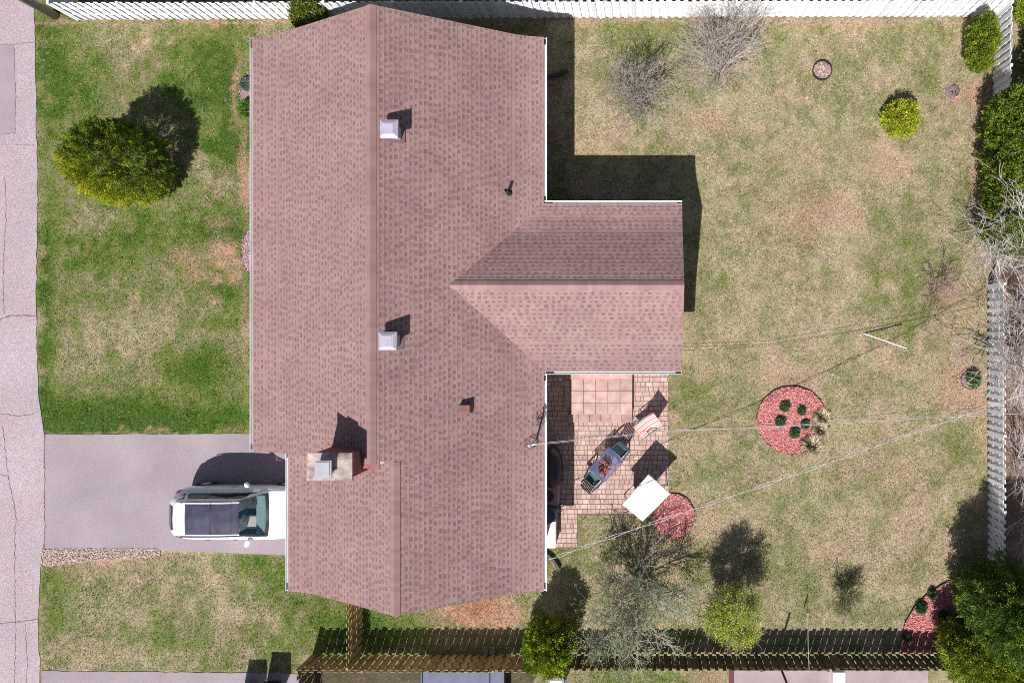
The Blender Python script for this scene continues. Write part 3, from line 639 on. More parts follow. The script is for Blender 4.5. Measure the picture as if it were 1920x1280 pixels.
    for s in (1, -1):
        b_ = MB(); b_.box(2.62, 3.12, s * .36 - .24, s * .36 + .24, .60, .78); se = b_.build('seat', M['cream'], root, bevel=.05)
        b_ = MB(); b_.box(2.52, 2.66, s * .36 - .23, s * .36 + .23, .72, 1.26); b_.build('seat_back', M['cream'], se, bevel=.05)
    b_ = MB(); mm = Matrix.Translation((3.03, .36, 1.02)) @ Matrix.Rotation(-1.0, 4, 'Y')
    b_.tube([mm @ Vector((.18 * math.cos(a), .18 * math.sin(a), 0)) for a in np.linspace(0, 6.283, 20)], .016, 6); b_.build('steering_wheel', M['black'], root)
    b_ = MB(); b_.box(2.95, 3.02, -.12, .12, 1.48, 1.54); b_.build('rearview_mirror', M['black'], root)
build_car()
# ------------------------------------------------------------------ FENCES
def fence(name, label, p0, p1, h, m, cols, side, group=None, bw=.138, pitch=.151, post_extra=.06, sep=.022, bay=2.4):
    p0 = Vector((*p0, 0)); p1 = Vector((*p1, 0)); d = p1 - p0; L_ = d.length; d.normalize(); nrm = Vector((-d.y, d.x, 0)) * side
    root = thing(name, label, 'fence', p0)
    def pt(t, o_, z): v = d * t + nrm * o_; return (v.x, v.y, z)
    def bx(mb, t0, t1, o0, o1, z0, z1, c):
        mb.add([pt(t, o_, z) for z in (z0, z1) for o_ in (o0, o1) for t in (t0, t1)], [(0, 2, 3, 1), (4, 5, 7, 6), (0, 1, 5, 4), (2, 6, 7, 3), (0, 4, 6, 2), (1, 3, 7, 5)], c)
    nb = max(1, round(L_ / bay)); bl = L_ / nb; k = 0
    for i in range(nb):
        mb = MB(); t = i * bl + .01
        while t + bw * .6 < (i + 1) * bl:
            front = k % 2 == 0; o0 = sep if front else -sep - .022; hh = h + random.uniform(-.015, .02); c = random.choice(cols); f = random.uniform(.85, 1.12)
            tw = random.uniform(-.004, .004)
            bx(mb, t, t + bw, o0 + tw, o0 + .020 + tw, .05, hh, tuple(min(.85, v * f) for v in c)); t += pitch * .93; k += 1
        mb.build('board_panel', m, root, colors=True)
        rl = MB()
        for z in (h * .30, h * .68): bx(rl, i * bl + .045, (i + 1) * bl - .045, -sep, sep - .0015, z, z + .095, random.choice(cols))
        rl.build('rail', m, root, colors=True)
    for i in range(nb + 1):
        mb = MB(); t = i * bl; bx(mb, t - .043, t + .043, -.0435, .0425, 0, h + post_extra, random.choice(cols)); mb.build('post', m, root, colors=True)
    return root
WH = [(.70, .70, .72), (.74, .74, .75), (.66, .66, .68)]
WG = [(.76, .75, .77), (.80, .80, .80), (.70, .69, .70), (.8, .8, .81)]
WD = [(.27, .185, .075), (.31, .215, .085), (.23, .155, .06), (.27, .20, .105)]
WDD = [(.105, .085, .05), (.13, .10, .055), (.09, .072, .045), (.15, .115, .065)]
def g2(px, py): v = P(px, py); return (v.x, v.y)
fence('fence', 'long white board fence along the top of both lawns', g2(146, 37), g2(1862, 31), 1.24, M['fence_white'], WH, -1, bw=.152, pitch=.152, sep=.010)
fence('fence', 'short white fence end running up from the left corner', g2(146, 32), g2(140, -60), 1.24, M['fence_white'], WH, 1, bw=.152, pitch=.152, sep=.010)
fence('fence', 'weathered white fence behind the yellow green shrub top right', g2(1864, 34), g2(1860, 260), 1.22, M['fence_white'], WG, -1, bw=.152, pitch=.152, sep=.010)
fence('fence', 'weathered grey white fence right of the back lawn', g2(1852, 536), g2(1853, 1080), 1.15, M['fence_white'], WG, -1)
fence('fence', 'golden brown wooden board fence below the house', g2(588, 1227), g2(1055, 1227), 1.20, M['fence_wood'], WD, 1)
fence('fence', 'dark brown wooden board fence along the bottom of the back lawn', g2(1060, 1226), g2(1775, 1226), 1.14, M['fence_wood'], WDD, 1)
fence('fence', 'short wooden fence joining the house gable to the lower fence', g2(678, 1098), g2(678, 1222), 1.20, M['fence_wood'], WD, -1)
fence('fence', 'wooden fence end running down from the lower left corner', g2(588, 1231), g2(588, 1330), 1.16, M['fence_wood'], WDD, 1)
# ------------------------------------------------------------------ PLANTS
def leaves_np(pos, dirs, ln, wd, cols):
    n_ = len(pos); d = dirs / (np.linalg.norm(dirs, axis=1, keepdims=True) + 1e-9); r = rng.normal(size=(n_, 3)); s = np.cross(d, r); s /= np.linalg.norm(s, axis=1, keepdims=True) + 1e-9
    ln = ln[:, None]; wd = wd[:, None]; a = pos - d * ln * .3; m1 = pos + d * ln * .15 + s * wd; tip = pos + d * ln * .7; m2 = pos + d * ln * .15 - s * wd
    return np.stack([a, m1, tip, m2], 1).reshape(-1, 3), np.arange(n_ * 4).reshape(n_, 4), np.repeat(cols, 4, 0)
def crown_np(c, rad, nc, m, ln, wd, cols, up=.35, lump=.18, spread=.12, low=-.6, inner=.5, egg=0., seed=0, spray=.0, sun_tint=None):
    c = np.array(c, float); rad = np.array(rad, float); out = []
    u = rng.normal(size=(nc * 3, 3)); u /= np.linalg.norm(u, axis=1, keepdims=True); u = u[u[:, 2] > low][:nc]; nc = len(u)
    f = 1 + lump * (2 * fbm(u[:, 0] * 2.2 + 9, u[:, 1] * 2.2 + u[:, 2] * 2 + 5, seed) - 1) + lump * .8 * (2 * vnoise(u[:, 0] * 5 + 3, u[:, 1] * 5 + u[:, 2] * 4, seed + 7) - 1)
    r = (1 - inner * rng.random(nc) ** 2.2) * f
    cen = u * r[:, None] * rad
    if egg: cen[:, :2] *= (1 - egg * np.clip(cen[:, 2:3] / rad[2], -1, 1))
    ccol = np.array(cols)[rng.integers(0, len(cols), nc)] * rng.uniform(.75, 1.25, (nc, 1))
    k = nc * m; sd_ = u + rng.normal(0, .35, (nc, 3)) + np.array([0, 0, up]); sd_ /= np.linalg.norm(sd_, axis=1, keepdims=True)
    t_ = rng.random(k); pos = np.repeat(cen, m, 0) + np.repeat(sd_, m, 0) * ((t_ - .35) * spray)[:, None] + rng.normal(0, 1, (k, 3)) * (spread * (1.05 - .75 * t_))[:, None]
    d = np.repeat(sd_, m, 0) + rng.normal(0, .42, (k, 3))
    if sun_tint is not None:                                # sunlight from the south west painted into the leaves, using the cedar's gold
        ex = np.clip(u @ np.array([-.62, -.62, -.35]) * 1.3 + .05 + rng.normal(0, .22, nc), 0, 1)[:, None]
        ccol = ccol + (np.array(sun_tint)[rng.integers(0, len(sun_tint), nc)] - ccol) * ex
    col = np.repeat(ccol, m, 0) * rng.uniform(.75, 1.3, (k, 1))
    pos = pos + c; pos[:, 2] = np.maximum(pos[:, 2], .03)
    return leaves_np(pos, d, rng.uniform(.6, 1.3, k) * ln, rng.uniform(.6, 1.2, k) * wd, col)
def join(ps):
    V = []; Fc = []; C = []; b = 0
    for v, f, c in ps: V.append(v); Fc.append(f + b); C.append(c); b += len(v)
    return np.vstack(V), np.vstack(Fc), np.vstack(C)
def evergreen(name, label, cat, base, crowns, trunk_h=1.2, group=None, tr=.06, **kw):
    root = thing(name, label, cat, (base[0], base[1], 0), 0, group)
    V, Fc, C = join([crown_np(**{**kw, **cr_}) for cr_ in crowns])
    mesh_np('crown', V, Fc, C, M['leaf'], root)
    t = MB(); t.tube([(0, 0, 0), (.02, .01, trunk_h * .5), (0, 0, trunk_h)], [tr, tr * .8, tr * .4], 7, (.16, .11, .08)); t.build('trunk', M['bark'], root, colors=True)
    return root
GOLD = [(.34, .34, .018), (.25, .29, .016), (.42, .38, .02), (.15, .21, .015), (.10, .16, .014)]
GREEN = [(.105, .165, .018), (.155, .215, .022), (.20, .26, .026), (.075, .13, .015)]
LIME = [(.21, .28, .02), (.26, .32, .022), (.15, .21, .018), (.30, .35, .035)]
DARK = [(.045, .10, .017), (.075, .14, .02), (.11, .18, .023), (.18, .25, .03)]
def wb(px, py): return g2(px, py)
evergreen('cedar_shrub', 'large golden tipped egg shaped cedar on the front lawn', 'shrub', wb(274, 321), [dict(c=(0, 0, 1.5), rad=(1.45, 1.32, 1.65), nc=900, m=95, ln=.075, wd=.012, cols=[(.11, .17, .014), (.16, .22, .016), (.07, .12, .011), (.21, .26, .018)], sun_tint=[(.44, .42, .02), (.34, .37, .02), (.28, .32, .018)], up=.35, lump=.09, spread=.075, low=-.85, inner=.3, egg=.18, spray=.32)], 2.2, tr=.1)
evergreen('globe_shrub', 'small yellow green globe shrub alone on the back lawn', 'shrub', wb(1680, 228), [dict(c=(0, 0, .42), rad=(.60, .60, .5), spray=.16, nc=420, m=26, ln=.075, wd=.015, cols=[(.40, .43, .02), (.32, .37, .02), (.48, .46, .03), (.2, .27, .018)], up=.5, lump=.2, spread=.06, low=-.6)], .5)
evergreen('round_shrub', 'clipped round shrub between the white fence and house roof', 'shrub', wb(600, 48), [dict(c=(0, 0, .8), rad=(.62, .62, .72), nc=800, m=12, ln=.08, wd=.02, cols=[(.12, .16, .015), (.09, .14, .014), (.17, .19, .016)], up=.4, lump=.06, spread=.05, low=-.8)], .8)
evergreen('tall_shrub', 'upright yellow green shrub in the top right lawn corner', 'shrub', wb(1819, 106), [dict(c=(-.05, .1, .95), rad=(.27, .85, .85), spray=.25, nc=800, m=42, ln=.075, wd=.014, cols=LIME[:3] + [(.16, .22, .018), (.12, .18, .016)], up=.5, lump=.3, spread=.08, low=-.8)], 1.2)
def cedar(label, px, py, rx, ry, h, cols, n=800, group='cedars along the right boundary', lump=.28):
    return evergreen('cedar_tree', label, 'tree', wb(px, py), [dict(c=(0, 0, h * .5), rad=(rx, ry, h * .52), nc=n, m=44, ln=.09, wd=.017, cols=cols, up=.45, lump=lump, spread=.10, spray=.38, low=-.8, seed=int(px) % 31)], h * .7, group, .09)
cedar('first cedar of the right hedge, just under the weathered fence', 1864, 236, .66, .85, 2.7, GREEN + LIME[:2])
cedar('second cedar of the right hedge, below the weathered fence', 1860, 296, .70, 1.1, 3.1, GREEN + LIME[:3])
cedar('third cedar of the right hedge, behind bare pale branches', 1862, 366, .72, 1.1, 3.1, GREEN + LIME[:2])
cedar('fourth and lowest cedar of the right hedge', 1862, 432, .68, 1.0, 2.8, LIME[:3] + GREEN)
cedar('dark cedar behind the weathered fence at the right edge', 1950, 110, .8, 1.3, 2.2, DARK)
cedar('pale green shrub in the extreme top right corner', 1924, 26, .5, .5, 1.3, LIME, 500)
cedar('cedar at the right edge behind the hedge', 1915, 270, .8, 1.5, 2.8, GREEN)
cedar('cedar at the far right edge beside bare twigs', 1898, 375, .8, 1.6, 2.6, GREEN + DARK)
BR = 'evergreens in the lower right corner'
cedar('large dark evergreen over the lower end of the right fence', 1826, 1092, 1.1, 1.25, 4.0, DARK, 1100, BR)
cedar('dark evergreen in the right edge beside the red bed', 1856, 1115, 1.25, 1.4, 4.6, DARK, 1100, BR)
cedar('yellow tipped evergreen filling the bottom right corner', 1812, 1192, 1.35, 1.0, 2.4, GREEN[1:3] + [GOLD[1]] + LIME, 1500, BR)
cedar('evergreen at the lower right edge with yellowing tips', 1862, 1192, 1.3, 1.2, 2.6, GREEN[1:3] + [GOLD[1]] + LIME[:3] + DARK[3:], 1300, BR)
evergreen('cedar_tree', 'yellow green cedar against the wooden fence below the roof', 'tree', wb(1037, 1182), [dict(c=(0, 0, 1.05), rad=(.80, .80, 1.15), spray=.3, nc=750, m=50, ln=.085, wd=.02, cols=[(.22, .28, .018), (.16, .22, .016), (.10, .16, .014), (.28, .32, .02)], up=.45, lump=.3, spread=.09, low=-.8)], 1.4)
# twiggy shrubs and trees
def grow(mb, p, d, L_, r, lv, maxlv, kids, col, tips, droop=0., wob=.18, spread=.6):
    pts = [p.copy()]; n_ = 4; dd = d.copy()
    for i in range(n_):
        dd = (dd + Vector((random.gauss(0, wob), random.gauss(0, wob), random.gauss(0, wob * .6) - droop))).normalized(); pts.append(pts[-1] + dd * L_ / n_)
    f = random.uniform(.8, 1.2); mb.tube(pts, [max(.005, r * (1 - .6 * i / n_)) for i in range(n_ + 1)], 5 if lv == 0 else 3, tuple(c * f for c in col), cap=False)
    if lv >= maxlv: tips.append((pts[-1], dd)); tips.append((pts[-3], dd)); return
    for j in range(kids[lv]):
        t = random.uniform(.25, 1.0); k = min(n_ - 1, int(t * n_)); q = pts[k].lerp(pts[k + 1], t * n_ - k)
        nd = (dd + Vector((random.gauss(0, spread), random.gauss(0, spread), random.gauss(0, spread * .7) + .05))).normalized()
        grow(mb, q, nd, L_ * random.uniform(.45, .72), r * .55, lv + 1, maxlv, kids, col, tips, droop, wob, spread)
def bare(name, label, cat, base, h, spread, stems, kids, col, r=.03, leaf=None, maxlv=2, group=None, sp2=.6, lean=(0, 0), wob=.18, nleaf=3, lsz=.05):
    root = thing(name, label, cat, (base[0], base[1], 0), 0, group); mb = MB(); tips = []
    for i in range(stems):
        a = 2 * math.pi * i / stems + random.uniform(-.3, .3); s = spread * random.uniform(.25, 1.1)
        d = Vector((math.cos(a) * s + lean[0], math.sin(a) * s + lean[1], 1)).normalized()
        grow(mb, Vector((math.cos(a) * .06, math.sin(a) * .06, 0)), d, h * random.uniform(.55, .85), r * random.uniform(.6, 1.1), 0, maxlv, kids, col, tips, 0, wob, sp2)
    for q in range(len(mb.v)):
        if mb.v[q][2] < .02: mb.v[q] = (mb.v[q][0], mb.v[q][1], .02)
    mb.build('branches', M['bark'], root, colors=True)
    if leaf:
        pos = np.array([tuple(t[0]) for t in tips for _ in range(nleaf)]) ; pos = pos + rng.normal(0, lsz * .9, pos.shape); pos[:, 2] = np.maximum(pos[:, 2], .05); k = len(pos)
        dirs = np.array([tuple(t[1]) for t in tips for _ in range(nleaf)]) + rng.normal(0, .6, (k, 3))
        V, Fc, C = leaves_np(pos, dirs, rng.uniform(.6, 1.3, k) * lsz, rng.uniform(.5, 1, k) * lsz * .33, np.array(leaf)[rng.integers(0, len(leaf), k)] * rng.uniform(.8, 1.2, (k, 1)))
        mesh_np('leaves', V, Fc, C, M['leaf'], root)
    return root
GT = (.27, .235, .205); BT = (.20, .155, .13); PT = (.50, .45, .43)
BUD = [(.16, .19, .08), (.20, .22, .11), (.24, .24, .15)]
bare('bare_bush', 'grey bare bush nearest the house shadow on the back lawn', 'bush', wb(1200, 196), 2.0, .62, 17, (6, 4, 2), GT, .024, BUD, maxlv=3, nleaf=2, lsz=.035, sp2=.5)
bare('bare_bush', 'larger bare bush rising in front of the white top fence', 'bush', wb(1352, 128), 2.5, .8, 20, (6, 4, 2), (.36, .31, .29), .022, BUD, maxlv=3, nleaf=1, lsz=.03, sp2=.5)
bare('bare_bush', 'tiny pinkish bare bush at the right of the back lawn', 'bush', wb(1750, 545), 1.3, .45, 7, (6, 6), (.30, .19, .18), .013)
bare('sprouting_bush', 'small sparse bush with green buds near the lower fence', 'bush', wb(1580, 1112), 1.05, .4, 14, (6, 6), (.22, .2, .13), .011, [(.15, .22, .05), (.2, .25, .08)], nleaf=2, lsz=.04)
bare('fruit_tree', 'large sprawling tree with fresh grey green buds by the lower fence', 'tree', wb(1200, 1086), 2.9, .72, 12, (6, 5, 3), (.31, .28, .25), .042, [(.20, .26, .09), (.25, .30, .12), (.30, .34, .18)], maxlv=3, nleaf=7, lsz=.055, sp2=.6, lean=(-.08, -.32), wob=.15)
# lime round tree
root = thing('round_tree', 'round little tree with fresh lime leaves by the lower fence', 'tree', (*wb(1366, 1113), 0)); tmb = MB(); tips = []
tmb.tube([(0, 0, 0), (.01, -.02, .6), (0, -.03, 1.1)], [.05, .042, .035], 7, (.2, .16, .12))
for i in range(60):
    u = Vector((random.gauss(0, 1), random.gauss(0, 1), random.gauss(.3, .8))).normalized(); grow(tmb, Vector((0, -.03, 1.3 + random.uniform(0, .5))), u, .8, .010, 0, 2, (6, 6), (.2, .165, .13), tips, 0, .15, .6)
tmb.build('branches', M['bark'], root, colors=True)
pos = np.array([tuple(t[0]) for t in tips]); pos = np.repeat(pos, 5, 0) + rng.normal(0, .05, (len(pos) * 5, 3)); cc0 = np.array([.0, -.08, 1.75]); rel = pos - cc0; rr = np.linalg.norm(rel / np.array([1.08, 1.08, .95]), axis=1); sel = rr < 1.08; pos = pos[sel]; k = len(pos)
V, Fc, C = leaves_np(pos, rng.normal(0, 1, (k, 3)) + np.array([0, 0, .3]), rng.uniform(.035, .07, k), rng.uniform(.008, .015, k), np.array([(.46, .55, .04), (.38, .48, .035), (.52, .58, .07)])[rng.integers(0, 3, k)])
mesh_np('leaves', V, Fc, C, M['leaf'], root)
# pale bare trees beyond the right fence
BG = 'bare trees beyond the right fence'
bare('bare_tree', 'pale bare tree spreading in front of the right hedge', 'tree', wb(1898, 455), 3.7, .8, 15, (6, 5, 3), PT, .030, None, 3, BG, .6, (-.10, .12))
bare('bare_tree', 'pale bare tree beside the broken gap of the right fence', 'tree', wb(1904, 650), 3.0, 1.1, 14, (6, 5, 3), PT, .028, None, 3, BG, .6, (-.2, .05))
bare('bare_tree', 'pale bare tree at the right edge over the middle of the hedge', 'tree', wb(1925, 330), 3.3, .7, 10, (6, 5, 2), PT, .026, None, 3, BG, .6, (-.12, .0))
bare('bare_tree', 'bare tree leaning over the lower half of the right fence', 'tree', wb(1908, 860), 2.4, .9, 10, (5, 5), PT, .022, None, 2, BG, .7, (-.12, 0))
bare('bare_tree', 'thin bare tree at right edge above the dark evergreens', 'tree', wb(1925, 960), 2.8, .9, 11, (5, 5), (.30, .25, .24), .02, None, 2, BG, .7, (-.15, 0))
# ------------------------------------------------------------------ BEDS
def bed(name, label, pts, edge_closed=True, chip_n=2500, mound=.022, cols=None, edging=True, mmat=None):
    cx = sum(p[0] for p in pts) / len(pts); cy = sum(p[1] for p in pts) / len(pts); c = P(cx, cy)
    root = thing(name, label, 'flower bed', (c.x, c.y, 0)); W = [P(*p) - c for p in pts]; n_ = len(W); b = MB()
    rings = [1., .8, .5, .2]; vs = []
    for k, r in enumerate(rings): vs += [(v.x * r, v.y * r, .018 + mound * (0, .6, .9, 1)[k]) for v in W]
    fs = [(k * n_ + i, k * n_ + (i + 1) % n_, (k + 1) * n_ + (i + 1) % n_, (k + 1) * n_ + i) for k in range(3) for i in range(n_)] + [tuple(range(3 * n_, 4 * n_))]
    b.add(vs, fs); b.build('mulch', mmat or M['mulch'], root, smooth=True)
    if edging:
        e = MB(); loop = [(v.x, v.y, .04) for v in W] + ([(W[0].x, W[0].y, .04)] if edge_closed is True else [])
        if isinstance(edge_closed, tuple): loop = [loop[i % n_] for i in range(*edge_closed)]
        e.tube(loop, .016, 6); e.build('edging', M['edging'], root)
    pp = [tuple(p) for p in pts]; xs_ = [p[0] for p in pts]; ys_ = [p[1] for p in pts]
    o = scatter_chips('wood_chips', (min(xs_), max(xs_), min(ys_), max(ys_), lambda x, y: inpoly(x, y, pp)), int(chip_n * 1.7), .045, cols or [(.54, .18, .17), (.48, .15, .145), (.60, .25, .23), (.42, .13, .125), (.62, .34, .31), (.50, .2, .18)], .04, M['chips'], None, None, None, root)
    o.matrix_parent_inverse = Matrix.Translation((-c.x, -c.y, 0)); return root
def oval(cx, cy, rx, ry, n_=36, a0=0): return [(cx + rx * math.cos(a0 + 2 * math.pi * i / n_), cy + ry * math.sin(a0 + 2 * math.pi * i / n_)) for i in range(n_)]
bed('mulch_bed', 'round red mulch bed with green mounds on the back lawn', [(1417,790),(1421,768),(1432,748),(1450,732),(1470,725),(1495,724),(1520,733),(1538,750),(1549,772),(1550,800),(1536,830),(1510,850),(1485,852),(1460,846),(1438,832),(1424,813)], (0, 16), 3200)
bed('mulch_bed', 'oval red mulch bed beside the white canopy', oval(1263, 967, 39, 42), True, 1700)
bed('mulch_bed', 'red mulch bed in the lower right corner under evergreens', [(1689,1200),(1697,1165),(1713,1138),(1735,1115),(1765,1095),(1812,1072),(1840,1075),(1835,1180),(1790,1222),(1686,1222)], (0, 7), 3000)
SC = [(.34, .22, .20), (.26, .17, .15), (.42, .30, .28), (.20, .15, .12)]
M['soil'] = mat('brown_soil', (.25, .17, .15), .95, .2, 6, .3, 40)
bed('mulch_bed', 'half round planting bed at the upper front house wall', oval(478, 178, 29, 45, 24), True, 700, .04, SC, mmat=M['soil'])
bed('mulch_bed', 'half round bed of purple stones at the middle front wall', oval(478, 471, 25, 42, 24), True, 900, .04, [(.36, .22, .24), (.28, .17, .18), (.45, .33, .33)], mmat=M['soil'])
bed('mulch_bed', 'small ring planter bed near the right fence', oval(1820, 712, 19, 17, 24), (0, 14), 200, .03, SC, mmat=M['soil'])
def mound(label, px, py, r, h, cols, name='garden_plant', group=None, n=160, ln=.07):
    root = thing(name, label, 'plant', (*wb(px, py), .03), 0, group); V, Fc, C = crown_np((0, 0, h * .35), (r, r, h * .65), n, 10, ln, .016, cols, .4, .12, .03, -.4, .4); mesh_np('foliage', V, Fc, C, M['leaf'], root); return root
MG = [(.08, .17, .07), (.11, .21, .09), (.06, .13, .055)]; GM = 'green mounds in the round mulch bed'
for lb, x, y, r in (('green mound at the upper left of the round bed', 1471, 761, .20), ('smallest green mound at the upper right of the round bed', 1502, 769, .15), ('green mound at the left edge of the round bed', 1462, 789, .19), ('green mound at the right of the round bed, beside dry grass', 1509, 795, .17), ('lowest green mound in the middle of the round bed', 1489, 810, .19)):
    mound(lb, x, y, r * .9, .16, MG, group=GM, ln=.05)
GM2 = 'green mounds in the corner bed'
for lb, x, y, r in (('topmost green mound in the corner mulch bed', 1747, 1112, .15), ('largest green mound at the edge of the corner bed', 1726, 1137, .20), ('green mound nearest the evergreen in the corner bed', 1767, 1150, .17), ('green mound beside the wooden fence in the corner bed', 1699, 1191, .14)):
    mound(lb, x, y, r * .9, .18, [(.06, .14, .06), (.08, .17, .07), (.04, .09, .04)], group=GM2)
mound('leafy green plant inside the small ring planter', 1821, 711, .22, .35, [(.10, .22, .06), (.16, .28, .10), (.08, .18, .05)], n=120, ln=.13)
mound('grey green plant in the upper front wall bed', 466, 160, .22, .3, [(.16, .22, .17), (.2, .26, .2)], n=160)
mound('bright green plant in the upper front wall bed', 466, 205, .28, .35, [(.16, .28, .04), (.12, .22, .03)], n=260)
def tuft(label, px, py, r, h):
    root = thing('dry_grass', label, 'grass clump', (*wb(px, py), .03), 0, 'dry ornamental grasses by the round bed'); n_ = 420; V = []; a = rng.uniform(0, 6.28, n_); rr = r * np.sqrt(rng.random(n_)); hh = h * (1 - .6 * rr / r) * rng.uniform(.6, 1.1, n_)
    b0 = np.stack([np.cos(a) * .05, np.sin(a) * .05, np.zeros(n_)], -1); md = np.stack([np.cos(a) * rr * .55, np.sin(a) * rr * .55, hh], -1); tp = np.stack([np.cos(a) * rr * 1.1, np.sin(a) * rr * 1.1, hh * .35 + .02], -1); s = np.stack([-np.sin(a), np.cos(a), 0 * a], -1) * .010
    V = np.stack([b0 - s, b0 + s, md + s, tp, md - s], 1).reshape(-1, 3); Fc = np.arange(n_ * 5).reshape(n_, 5)
    cols = np.array([(.66, .54, .38), (.56, .46, .31), (.72, .62, .46), (.36, .38, .20)])[rng.integers(0, 4, n_)]; mesh_np('blades', V, Fc, np.repeat(cols, 5, 0), M['leaf'], root)
tuft('uppermost dry grass clump at the round bed', 1541, 783, .40, .28); tuft('middle dry grass clump at the round bed', 1537, 806, .38, .30); tuft('largest lowest dry grass clump at the round bed', 1520, 835, .48, .34)
# fire ring
root = thing('fire_ring', 'black metal fire ring filled with pale stones on the lawn', 'fire pit', (*wb(1541, 133.5), 0)); b = MB(); b.lathe([(.36, 0), (.36, .11), (.335, .11), (.335, .0)], n=40); b.build('ring', M['black'], root)
o = scatter_chips('stones', (1524, 1558, 116, 151, lambda x, y: ell(x, y, 1541, 133.5, 16.6, 16.6)), 520, .06, [(.38, .27, .23), (.29, .19, .16), (.45, .34, .30), (.20, .13, .11)], .03, M['fluff'], None, None, None, root)
c = P(1541, 133.5); o.matrix_parent_inverse = Matrix.Translation((-c.x, -c.y, 0))
b = MB(); b.lathe([(.334, -.01), (.2, .022), (.02, .03)], n=24); b.build('gravel_bed', M['soil'], root)
b = MB(); b.lathe([(.26, -.01), (.23, .015), (.18, .03), (.1, .035), (.02, .03)], (*wb(1786, 172), 0), 14)
for i, v in enumerate(b.v): b.v[i] = (v[0] + random.uniform(-.06, .06), v[1] + random.uniform(-.06, .06), v[2])
tag(b.build('tree_stump', M['stone'], smooth=True), 'low grey stump in bare soil near the tall shrub', 'stump')
for lb, x, y, a, w_, d_ in (('single pale block beside the wooden fence base', 796, 1221, 0, .22, .12), ('left one of two pale pavers by the wooden fence', 911, 1218, 0, .22, .26), ('right one of two pale pavers by the wooden fence', 923.5, 1218, 0, .22, .26)):
    c = P(x, y); b = MB(); b.box(-w_ / 2, w_ / 2, -d_ / 2, d_ / 2, 0, .09); o = b.build('paver_block', M['stone'], bevel=.01); o.location = (c.x, c.y, 0); tag(o, lb, 'paver')
# downspout extensions
def pipe(label, pts):
    b = MB(); W = [P(x, y) + Vector((0, 0, .09)) for x, y in pts]; P2 = []
    for i in range(len(W) - 1):
        for j in range(8): P2.append(W[i].lerp(W[i + 1], j / 8))
    P2.append(W[-1]); b.tube(P2, [.075 if i % 2 else .065 for i in range(len(P2))], 10); tag(b.build('drain_pipe', M['black'], smooth=True), label, 'drain pipe')
pipe('black drain pipe lying in the upper house shadow', [(1000, 150), (1022, 147), (1045, 142), (1066, 134)]); pipe('black drain pipe curving onto the lawn below the patio', [(1012, 1028), (1026, 1036), (1038, 1046), (1050, 1064)])
# ------------------------------------------------------------------ PATIO FURNITURE
ang = R(47)
def chair(label, px, py, rz):
    c = P(px, py, .4); root = thing('garden_chair', label, 'chair', (c.x, c.y, .03), rz, 'green plastic patio chairs'); g = M['green_plastic']
    b = MB(); b.box(-.22, .24, -.23, .23, .38, .41); 
    b.build('seat', g, root, bevel=.02)
    b = MB()
    for k in range(7):
        y = -.18 + .06 * k; b.add([(-.24, y - .02, .42), (-.24, y + .02, .42), (-.37, y + .022, .86), (-.37, y - .022, .86), (-.26, y - .02, .42), (-.26, y + .02, .42), (-.39, y + .022, .86), (-.39, y - .022, .86)], [(0, 1, 2, 3), (7, 6, 5, 4), (0, 3, 7, 4), (1, 5, 6, 2)])
    b.tube([(-.37, -.24, .84), (-.385, -.12, .9), (-.39, 0, .92), (-.385, .12, .9), (-.37, .24, .84)], .028, 8); b.tube([(-.25, -.23, .42), (-.25, .23, .42)], .02, 6); b.build('backrest', g, root)
    for s in (1, -1):
        b = MB(); b.tube([(-.33, s * .25, .66), (-.05, s * .28, .65), (.2, s * .28, .63), (.25, s * .27, .58)], .03, 8); b.build('armrest', g, root)
        for x in (-.22, .22):
            b = MB(); b.tube([(x, s * .21, .40 if x < 0 else .6), (x * 1.2, s * .26, .0)], [.03, .022], 6); b.build('leg', g, root)
    return root
chair('green plastic chair at the upper right end of the glass table', 1160, 846, ang + math.pi)
chair('green plastic chair at the lower left end of the glass table', 1113, 897, ang)
c = P(1137, 871, .7); tb = thing('patio_table', 'glass topped patio table between two green chairs', 'table', (c.x, c.y, .03), ang)
b = MB(); b.box(-.52, .52, -.34, .34, .70, .712); b.build('table_top', M['table_glass'], tb)
b = MB(); b.tube([(-.54, -.36, .70), (.54, -.36, .70), (.54, .36, .70), (-.54, .36, .70), (-.54, -.36, .70)], .016, 6); b.build('frame', M['steel'], tb)
for sx in (-1, 1):
    for sy in (-1, 1): b = MB(); b.tube([(sx * .5, sy * .32, .69), (sx * .46, sy * .30, 0)], .016, 6); b.build('leg', M['steel'], tb)
c = P(1133, 876, .8); pl = thing('flower_pot', 'pot of pink and white flowers on the glass table', 'flower pot', (c.x, c.y, .742))
b = MB(); b.lathe([(.06, 0), (.09, .12), (.095, .13), (.08, .125), (.01, .12)], n=16); b.build('pot', M['box_white'], pl)
V, Fc, C = crown_np((0, 0, .2), (.18, .18, .14), 60, 6, .12, .028, [(.62, .12, .2), (.55, .08, .14), (.75, .6, .6), (.4, .05, .08), (.06, .12, .03)], .3, .2, .03, -.3, .5); mesh_np('flowers', V, Fc, C, M['flower'], pl)
